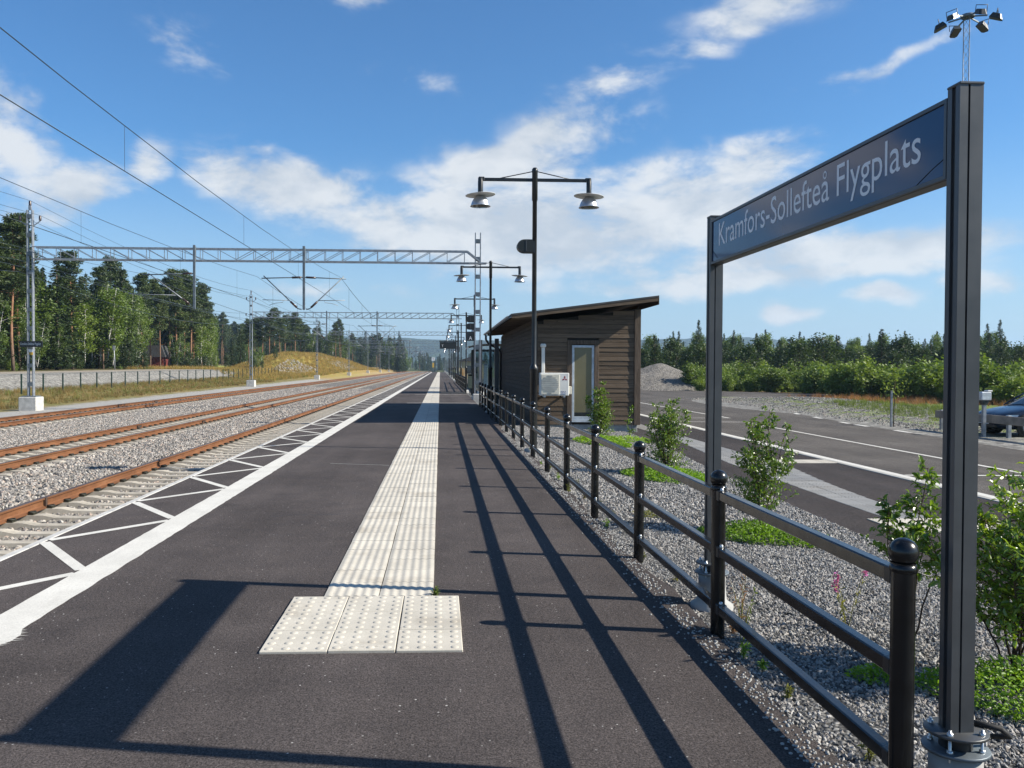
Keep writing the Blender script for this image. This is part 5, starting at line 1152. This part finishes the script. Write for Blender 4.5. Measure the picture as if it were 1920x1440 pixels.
# tufts of grass
def tufts(name, m, h, n, seed, spread=.12):
    c = bpy.data.collections.new(name); rs = np.random.RandomState(seed)
    for k in range(4):
        b = rs.normal(size=(n, 2))*spread; an = rs.uniform(0, 6.28, n); le = rs.uniform(.15, .6, n)*h; hh = h*rs.uniform(.5, 1.1, n); w = h*.022
        base = np.stack([b[:, 0], b[:, 1], np.zeros(n)], 1); tip = base+np.stack([np.cos(an)*le, np.sin(an)*le, hh], 1); sd_ = np.stack([-np.sin(an)*w, np.cos(an)*w, np.zeros(n)], 1)
        V = np.stack([base-sd_, base+sd_, tip], 1).reshape(-1, 3); c.objects.link(bpy.data.objects.new(name, raw_mesh(name, V, np.arange(3*n).reshape(n, 3), M[m])))
    return c
def ground_patch(name, x0, x1, y0, y1, n, ny_):
    xv = np.linspace(x0, x1, n); yv = np.linspace(y0, y1, ny_); A, B = np.meshgrid(xv, yv); I = (np.arange(ny_-1)[:, None]*n+np.arange(n-1)[None]).ravel()
    return link(name, raw_mesh(name, np.stack([A.ravel(), B.ravel(), gz(A, B).ravel()], 1), np.stack([I, I+1, I+n+1, I+n], 1), M['land']))
gold = tufts('golden_tuft', 'golden_grass', .42, 26, 6); dt = tufts('dry_tuft', 'dry_grass', .42, 26, 1); gt = tufts('green_tuft', 'green_grass', .42, 26, 2); rt = tufts('red_tuft', 'red_grass', .6, 26, 3); ht = tufts('heather_tuft', 'heather', .5, 26, 4)
tag(scatter(ground_patch('dry_grass', -29.2, -22.6, 38, 118, 8, 40), dt, 5, .35, .95, 31, .3), 'dry yellow-brown grass on the verge around the wire fence', 'grass', kind='stuff')
tag(scatter(ground_patch('verge_grass', -29.0, -23.0, 38, 118, 8, 40), gt, 1.8, .35, .9, 41, .3), 'green tufts among the dry grass along the wire fence', 'grass', kind='stuff')
tag(scatter(ground_patch('mound_grass', -44, -23.5, 120, 330, 14, 70), gold, 2.2, .8, 1.8, 32, .3), 'golden dry grass on the mound beside the tracks', 'grass', kind='stuff')
tag(scatter(ground_patch('mound_green', -44, -23.5, 120, 330, 14, 70), gt, .55, .7, 1.5, 33, .3), 'green grass tufts on the mound beside the tracks', 'grass', kind='stuff')
tag(scatter(ground_patch('roadside_grass', 18.5, 25, 29.5, 41, 10, 14), gt, 8, .25, .75, 34, .3), 'green grass beside the gravel and parking barrier', 'grass', kind='stuff')
tag(scatter(ground_patch('red_grass', 24, 60, 45, 58, 16, 8), rt, 3, .3, .8, 35, .3), 'reddish dry grass in front of the shrubs', 'grass', kind='stuff')
tag(scatter(ground_patch('roadside_weeds', 10, 34, 75, 84, 10, 5), gt, 5, .8, 1.8, 36, .3), 'weeds along the far edge of the road', 'grass', kind='stuff')
gst = stones_collection('rubble_stone', .045, M['ballast_stone'], 19)
tag(scatter(ground_patch('gravel_rubble', 15.6, 23.5, 26, 54, 10, 24), gst, 60, .35, 1.3, 39), 'loose crushed rock on the gravel corner beside the road', 'gravel', kind='stuff')
# rock outcrops on the mound
stone('rubble_stone', [(.28, .27, .25), (.36, .345, .32), (.22, .21, .20), (.31, .295, .27)]); rc = stones_collection('rubble', .45, M['rubble_stone'], 9)
tag(scatter(ground_patch('rubble', -33, -27.0, 166, 190, 6, 10), rc, 3.2, .3, 1.1, 37), 'pale broken rock showing at the near foot of the mound', 'rocks', kind='stuff')
tag(scatter(ground_patch('rubble', -29.5, -24.5, 225, 262, 5, 10), rc, 2.2, .3, 1.1, 38), 'pale broken rock farther along the foot of the mound', 'rocks', kind='stuff')

# ------------------------------------------------------------------ right: gravel heap, barrier, car, heater post, young roadside tree
hp_ = MB(); nn_ = 26; rr = np.random.RandomState(8)
A, B = np.meshgrid(np.linspace(-1, 1, nn_), np.linspace(-1, 1, nn_)); h_ = np.clip(1-np.sqrt(A**2+B**2), 0, 1)**.8*2.5*(1+.22*bumps(A, B, 3.2, 2))-.25+rr.uniform(-.05, .05, A.shape)
I = (np.arange(nn_-1)[:, None]*nn_+np.arange(nn_-1)[None]).ravel()
tag(link('gravel_heap', raw_mesh('gravel_heap', np.stack([A.ravel()*7.6, B.ravel()*5, h_.ravel()], 1), np.stack([I, I+1, I+nn_+1, I+nn_], 1), M['ballast_bed']), None, (20.3, 78.5, -.2)), 'grey heap of crushed gravel behind the road, right of the hut', 'gravel heap')
ba = empty('parking_barrier', (16.4, 0, -.3), 0, 'low wooden parking barrier on galvanised posts before the blue car', 'barrier')
for y_ in (17.2, 20.6, 23.9, 27.2): MB().bbox(-.05, .05, -.05, .05, -.3, .66, .006).build('post', M['galvanised'], ba, (0, y_, 0))
for (a, b_) in ((15.5, 22.2), (22.25, 27.4)): MB().bbox(-.11, -.055, a, b_, .40, .64, .006).build('beam', M['barrier_wood'], ba)
hpst = empty('heater_post', (15.95, 24.35, -.3), 0, 'engine heater post with grey box on top beside the barrier', 'post')
MB().box(-.045, .045, -.045, .045, -.2, .95).build('post', M['galvanised'], hpst); MB().prism([(-.05, .95), (.05, .95), (.11, 1.08), (-.11, 1.08)], -.08, .08, Matrix.Rotation(math.pi/2, 4, 'X')).build('neck', M['dark_plastic'], hpst); MB().bbox(-.15, .15, -.12, .12, 1.085, 1.33, .02).build('box', M['zinc_box'], hpst); MB().bbox(.05, .19, -.1, .1, 1.335, 1.38, .01).build('lamp_cap', M['white_plastic'], hpst)
yt = empty('staked_tree', (15.55, 28.6, -.3), 0, 'thin young roadside tree tied to a grey stake by the gravel', 'tree')
MB().tube([(0, 0, -.1), (.02, 0, .9), (.05, .02, 1.6)], [.018, .014, .006], 5).build('trunk', M['twig_bark'], yt); MB().box(-.11, -.05, -.03, .03, -.2, 1.25).build('stake', M['galvanised'], yt)
rs = np.random.RandomState(4); P = rs.normal(size=(160, 3))*np.array([.22, .22, .3])+[0, 0, 1.35]; V, F = leaf_quads(P, .045, .1, rs, .5); link('crown', raw_mesh('crown', V, F, M['shrub_leaves']), yt)
# ---- car, nose towards the platform (-X); local x runs from nose (0) to tail (4.3)
car = empty('parked_car', (16.35, 24.95, -.3), 0, 'dark blue parked car with its nose behind the wooden barrier', 'car')
st = [  # x, half width, z bottom, z side belt, z top centre(hood/boot deck)
    (0.00, .52, .32, .52, .55), (.06, .66, .26, .60, .66), (.20, .76, .22, .66, .745), (.5, .82, .20, .72, .82), (.9, .845, .20, .79, .895), (1.25, .85, .20, .85, .945), (1.7, .855, .2, .90, .97), (2.4, .86, .2, .93, .98), (3.1, .86, .2, .95, .99), (3.7, .84, .22, .95, .99), (4.1, .78, .28, .90, .96), (4.3, .66, .36, .80, .84)]
def sec(x, w, zb, zs, zt): return [(x, 0, zb), (x, w*.8, zb), (x, w*.97, zb+.10), (x, w, (zb+zs)/2), (x, w*.985, zs-.05), (x, w*.93, zs+(zt-zs)*.25), (x, w*.72, zs+(zt-zs)*.72), (x, w*.36, zt-.012), (x, 0, zt)]
def loft(secs, name, m, parent, closed=True, mirror=True):
    b = MB(); n = len(secs[0]); k = len(secs)
    for s_ in (1, -1):
        vs = [(x, y*s_, z) for s in secs for x, y, z in s]; fs = [(i*n+j, i*n+j+1, (i+1)*n+j+1, (i+1)*n+j) for i in range(k-1) for j in range(n-1)]
        if closed: fs += [tuple(range(n))[::-1], tuple((k-1)*n+j for j in range(n))]
        if s_ < 0: fs = [tuple(reversed(f)) for f in fs]
        b.add(vs, fs, True)
    o = b.build(name, m, parent)
    import bmesh
    bm = bmesh.new(); bm.from_mesh(o.data); bmesh.ops.remove_doubles(bm, verts=bm.verts, dist=.0008); bmesh.ops.recalc_face_normals(bm, faces=bm.faces); bm.to_mesh(o.data); bm.free()
    md = o.modifiers.new('smooth', 'SUBSURF'); md.levels = 1; md.render_levels = 2
    return o
body = loft([sec(*s) for s in st], 'body', M['car_paint'], car)
cab = [(1.12, .70, .92, .93), (1.5, .72, .90, 1.16), (1.95, .70, .9, 1.38), (2.5, .70, .9, 1.43), (3.1, .69, .9, 1.39), (3.6, .69, .93, 1.18), (3.95, .68, .95, .97)]
loft([[(x, w, zb), (x, w*.97, zb+(zt-zb)*.5), (x, w*.86, zt-.03), (x, w*.5, zt+.0), (x, 0, zt+.015)] for x, w, zb, zt in cab], 'window_glass', M['car_glass'], car, False)
loft([[(x, w*.80+.012, zt-.018), (x, w*.5, zt+.022), (x, 0, zt+.036)] for x, w, zb, zt in cab[2:5]], 'roof', M['car_paint'], car, False)
for s_ in (-1, 1):
    MB().tube([(1.1, s_*.73, .90), (1.55, s_*.70, 1.17), (1.97, s_*.62, 1.385)], .028, 6).build('pillar', M['car_paint'], car); MB().tube([(3.9, s_*.70, .95), (3.5, s_*.66, 1.22), (3.08, s_*.61, 1.39)], .04, 6).build('pillar', M['car_paint'], car); MB().tube([(2.45, s_*.715, .92), (2.5, s_*.63, 1.41)], .03, 6).build('pillar', M['car_paint'], car)
    MB().bbox(1.5, 1.66, min(s_*.87, s_*1.03), max(s_*.87, s_*1.03), .93, 1.06, .03).build('mirror', M['car_paint'], car)
    hl = MB().add([(.055, s_*.44, .50), (.12, s_*.72, .51), (.42, s_*.83, .56), (.50, s_*.815, .66), (.24, s_*.74, .655), (.08, s_*.46, .60)], [(0, 1, 4, 5), (1, 2, 3, 4)] if s_ < 0 else [(5, 4, 1, 0), (4, 3, 2, 1)]); o = hl.build('headlight', M['headlamp'], car); md = o.modifiers.new('thick', 'SOLIDIFY'); md.thickness = .03; md.offset = 0
for x_ in (.82, 3.42):
    for s_ in (-1, 1):
        wr = Matrix.Rotation(-s_*math.pi/2, 4, 'X'); w_ = MB().lathe([(.20, -.10), (.29, -.10), (.315, -.07), (.315, .07), (.29, .095), (.215, .095)], n=28, M=wr).build('wheel', M['rubber'], car, (x_, s_*.765, .315))
        MB().lathe([(.215, .07), (.205, .095), (.19, .06), (.0001, .05)], n=24, M=wr).build('rim', M['rim_alloy'], w_)
        for k in range(5): MB().bar(tuple(wr @ Vector((.03*math.cos(k*1.2566), .03*math.sin(k*1.2566), .075))), tuple(wr @ Vector((.195*math.cos(k*1.2566), .195*math.sin(k*1.2566), .09))), .05, .02).build('spoke', M['rim_alloy'], w_)
        MB().lathe([(.335, .0), (.40, .0), (.40, .012), (.335, .012)], n=28, M=wr).build('wheel_arch', M['rubber'], car, (x_, s_*.848, .34))
MB().bbox(-.02, .05, -.34, .34, .42, .50, .01).build('grille', M['sign_black'], car); MB().bbox(-.015, .06, -.5, .5, .28, .36, .01).build('bumper_intake', M['sign_black'], car); MB().bbox(-.035, -.021, -.26, .26, .37, .415, .003).build('number_plate', M['sign_white'], car)

# ------------------------------------------------------------------ tall lattice floodlight mast
MYd = 62.0; MX = px2x(1829, MYd); ml = empty('floodlight_mast', (MX, MYd, -.3), 0, 'very tall thin lattice mast with six floodlights behind the sign', 'floodlight mast')
HM = 28.1; hw = .28
for a in range(3):
    an = a*2.094+.5; MB().tube([(hw*math.cos(an), hw*math.sin(an), 0), (hw*math.cos(an)*.9, hw*math.sin(an)*.9, HM)], .035, 5).build('leg', M['galvanised'], ml)
b = MB(); z = .4; k = 0
while z < HM-.5:
    for a in range(3):
        a0, a1 = a*2.094+.5, (a+1)*2.094+.5; c0, c1 = hw*(1-.1*z/HM), hw*(1-.1*(z+.6)/HM)
        b.bar((c0*math.cos(a0), c0*math.sin(a0), z), (c1*math.cos(a1), c1*math.sin(a1), z+.6), .02)
    z += .6
tag(b.build('lattice_bars', M['galvanised'], ml), kind='stuff')
MB().lathe([(.45, HM-.1), (.5, HM), (.45, HM+.12), (.0001, HM+.12)], n=14).build('head_frame', M['galv_dark'], ml)
for k in range(6):
    an = R(25+60*k); rad = 1.75; cx, cy = rad*math.cos(an), rad*math.sin(an); zl_ = HM-.55
    arm = MB().bar((0, 0, HM), (cx*.72, cy*.72, HM-.18), .09).build('arm', M['galv_dark'], ml)
    Mx = Matrix.Translation((cx, cy, zl_)) @ Matrix.Rotation(an, 4, 'Z') @ Matrix.Rotation(R(24), 4, 'Y')
    b = MB(); P = [(-.43, -.29), (.36, -.29), (.49, -.16), (.49, .16), (.36, .29), (-.43, .29)]; b.add([Mx @ Vector((x, y, 0)) for x, y in P]+[Mx @ Vector((x*.62-.05, y*.7, .36)) for x, y in P], [tuple(reversed(range(6))), tuple(range(6, 12))]+[(i, (i+1) % 6, 6+(i+1) % 6, 6+i) for i in range(6)])
    fl = b.build('floodlight', M['dark_plastic'], ml); MB().add([Mx @ Vector((x*.86, y*.82, -.006)) for x, y in P], [tuple(reversed(range(6)))]).build('lens', M['flood_lens'], fl)
    b = MB().tube([Mx @ Vector((0, -.40, .15)), Mx @ Vector((-.1, -.40, .62)), Mx @ Vector((-.1, .40, .62)), Mx @ Vector((0, .40, .15))], .03, 5); b.build('yoke', M['dark_plastic'], fl)

# ------------------------------------------------------------------ saplings, grass and weeds in the gravel bed
def leaf_mesh(P, D, size, rs, fold=.25, ratio=.42):
    n = len(P); D = D/np.linalg.norm(D, axis=1)[:, None]; U = rs.normal(size=(n, 3))*.55+[0, 0, 1]; U -= D*(U*D).sum(1)[:, None]; U /= np.linalg.norm(U, axis=1)[:, None]; S = np.cross(D, U)
    s = (size*rs.uniform(.55, 1.25, n))[:, None]; w = s*ratio; dr = -U*s*.12
    base = P; m1 = P+D*s*.35; m2 = P+D*s*.72+dr*.4; tip = P+D*s+dr*1.6
    V = np.stack([base, m1+S*w*.5+U*w*fold, m2+S*w*.42+U*w*fold, tip, m2-S*w*.42+U*w*fold, m1-S*w*.5+U*w*fold, m1, m2], 1).reshape(-1, 3)
    o = np.arange(n)[:, None]*8; F4 = np.concatenate([o+[6, 1, 2, 7], o+[5, 6, 7, 4]]); F3 = np.concatenate([o+[0, 1, 6], o+[0, 6, 5], o+[7, 2, 3], o+[4, 7, 3]])
    F = np.concatenate([F4, np.concatenate([F3, F3[:, 2:3]], 1)]); return V, F4, F3
def leaves_obj(name, P, D, size, rs, m, parent, ratio=.42):
    V, F4, F3 = leaf_mesh(np.array(P), np.array(D), size, rs, .25, ratio); me = bpy.data.meshes.new(name); me.from_pydata(V.tolist(), [], F4.tolist()+F3.tolist()); me.materials.append(m); me.update(); return link(name, me, parent)
def sapling(x, y, h, spread, stems, per, size, label, seed, m='sapling_leaves', lowest=.22, lean=(0, 0), shape=None, z=None):
    rs = np.random.RandomState(seed); o = empty('sapling', (x, y, bedz(x) if z is None else z), 0, label, 'sapling', 'saplings in the gravel bed'); P = []; D = []; tw = MB()
    for s_ in range(stems):
        an = 6.28*s_/stems+rs.uniform(-.5, .5); sp_ = spread*rs.uniform(.25, 1.0); hh = h*(1 if s_ == 0 else rs.uniform(.62, .97))
        if s_ == 0: sp_ *= .25
        pts = []
        for u in np.linspace(0, 1, 8): pts.append(np.array([math.cos(an)*sp_*u**1.2+lean[0]*u+rs.normal()*.012, math.sin(an)*sp_*u**1.2+lean[1]*u+rs.normal()*.012, hh*u-.04]))
        tw.tube([tuple(p_) for p_ in pts], [float(v) for v in np.linspace(.0075, .002, 8)], 5)
        nt = int(per*hh/h)
        for k in range(nt):
            u = lowest+(1-lowest)*rs.uniform(0, 1)**.8; i = min(6, int(u*7)); f = u*7-i; c = pts[i]*(1-f)+pts[i+1]*f
            a2 = rs.uniform(0, 6.28); L_ = spread*(.75*(1-u)**.7+.14)*rs.uniform(.5, 1.2); tip = c+np.array([math.cos(a2)*L_, math.sin(a2)*L_, L_*rs.uniform(.2, .9)])
            tw.tube([tuple(c), tuple((c+tip)/2+np.array([0, 0, -.01])), tuple(tip)], [.0028, .002, .001], 3, False)
            nl = rs.randint(7, 13)
            for j in range(nl):
                v = .25+.75*j/(nl-1); pp = c+(tip-c)*v; dd = (tip-c)/np.linalg.norm(tip-c)*.6+rs.normal(size=3)*.7+[0, 0, -.05]; P.append(pp); D.append(dd)
    tw.build('stems', M['twig_bark'], o); leaves_obj('leaves', P, D, size, rs, M[m], o); return o
sapling(3.44, 8.95, 1.40, .40, 8, 40, .05, 'slim leafy sapling seen through the sign frame above the second railing bay', 3)
sapling(3.96, 20.9, 1.50, .36, 8, 54, .062, 'dark leafy bush right before the hut door', 4, 'bush_leaves', .06)
sapling(3.80, 14.1, 1.32, .44, 9, 46, .056, 'wide green bush between the hut and the far sign post', 5, 'bush_leaves', .06)
sapling(5.1, 22.6, .95, .14, 2, 10, .08, 'thin low sprig at the right corner of the hut', 6, 'bush_leaves', .2)
sapling(3.22, 4.60, 1.38, .50, 12, 52, .052, 'big leafy bush at the right edge behind the near sign post', 7, 'sapling_leaves', .30, (.05, 0))
sapling(2.82, 5.0, 1.20, .26, 6, 22, .05, 'sparse light green shoots left of the near sign post', 8, 'sapling_leaves', .62, (.10, .05))
def clump(x, y, rx, ry, n, h, size, label, seed, m='clover'):
    rs = np.random.RandomState(seed); a = rs.uniform(0, 6.28, n); r0 = np.sqrt(rs.uniform(0, 1, n)); X_ = np.cos(a)*r0*rx*(1+.15*np.sin(3*a)); Y_ = np.sin(a)*r0*ry*(1+.15*np.cos(2*a)); hz = h*(1-.75*r0**2)*rs.uniform(.25, 1.0, n)
    zb = np.array([bedz(x+v)-bedz(x) for v in X_]); P = np.stack([X_, Y_, zb+hz], 1); D = np.stack([np.cos(a)*.7+rs.normal(size=n)*.6, np.sin(a)*.7+rs.normal(size=n)*.6, rs.uniform(-.1, .9, n)], 1)
    o = empty('ground_plants', (x, y, bedz(x)), 0, label, 'plants'); o['kind'] = 'stuff'; lv = leaves_obj('leaves', P, D, size, rs, M[m], o, .5); lv['kind'] = 'stuff'; return o
clump(3.45, 8.75, .66, .46, 4200, .20, .034, 'bright green ground plants round the slim sapling', 11); clump(3.75, 13.7, .70, .8, 3800, .22, .045, 'bright green ground plants round the wide bush', 12); clump(3.9, 20.1, .65, .9, 2200, .22, .055, 'bright green ground plants before the hut door', 13)
clump(3.25, 4.35, .62, .42, 4200, .24, .030, 'green ground plants under the big bush at the right edge', 14); clump(2.45, 4.62, .16, .10, 420, .10, .028, 'small green clump between near railing post and sign post', 15); clump(2.5, 9.9, .22, .25, 380, .06, .03, 'low patch of green weeds beside the railing', 16, 'weed'); clump(5.0, 22, .5, .9, 700, .15, .055, 'green plants at the hut corner', 17)
def weed(x, y, h, n, label, seed, flower=None, m='weed'):
    rs = np.random.RandomState(seed); o = empty('weed', (x, y, bedz(x) if x > 1.72 else 0), 0, label, 'weed', 'weeds in the gravel'); b = MB(); P = []; D = []; FP = []; FD = []
    for k in range(n):
        an = rs.uniform(0, 6.28); tip = np.array([math.cos(an)*h*.3*rs.uniform(.1, 1), math.sin(an)*h*.3*rs.uniform(.1, 1), h*rs.uniform(.6, 1)]); b.tube([(0, 0, -.02), tuple(tip*np.array([.4, .4, .55])), tuple(tip)], [.003, .0022, .001], 3, False)
        for j in range(14):
            u = rs.uniform(.15, .85 if flower else 1); P.append(tip*u); D.append(rs.normal(size=3)+[0, 0, .5])
        if flower:
            for j in range(20): FP.append(tip*rs.uniform(.82, 1.02)+rs.normal(size=3)*.008); FD.append(rs.normal(size=3))
    b.build('stems', M['weed'], o); leaves_obj('leaves', P, D, .05 if flower else .035, rs, M[m], o, .22)
    if flower: leaves_obj('flowers', FP, FD, .022, rs, M[flower], o, .7)
    return o
weed(2.72, 5.55, .46, 3, 'flowering purple fireweed standing in the gravel', 1, 'purple_flower'); weed(1.86, 5.15, .42, 4, 'feathery green weed beside the second railing post', 2, None, 'green_grass'); weed(2.02, 5.6, .38, 4, 'reddish dry weed behind the second railing post', 3, None, 'red_grass'); weed(1.80, 4.95, .12, 5, 'small yellow-green weed at the foot of the second railing post', 4, None, 'clover')
weed(-.03, 6.24, .05, 7, 'tiny grass tuft at the corner of the tactile tiles', 5, None, 'green_grass')
for k in range(26):
    yk = 2.4+k*.62+rnd.uniform(-.25, .25); weed(1.80+rnd.uniform(-.05, .22), yk, rnd.uniform(.04, .13), 4, f'little weed along the asphalt edge under the railing, {nth(k+1)} from the camera', 40+k, None, rnd.choice(['weed', 'weed', 'clover', 'red_grass', 'dry_grass']))

# ------------------------------------------------------------------ haze
hz = tag(MB().box(-5500, 5500, -150, 4200, -12, 135).build('haze', None), kind='stuff')
hm = bpy.data.materials.new('haze'); hm.use_nodes = True; hm.node_tree.nodes.clear(); ho = hm.node_tree.nodes.new('ShaderNodeOutputMaterial'); pv = hm.node_tree.nodes.new('ShaderNodeVolumePrincipled')
pv.inputs['Color'].default_value = (.52, .74, 1.0, 1); pv.inputs['Density'].default_value = .00019; pv.inputs['Anisotropy'].default_value = .2
hm.node_tree.links.new(pv.outputs[0], ho.inputs['Volume']); hz.data.materials.append(hm)
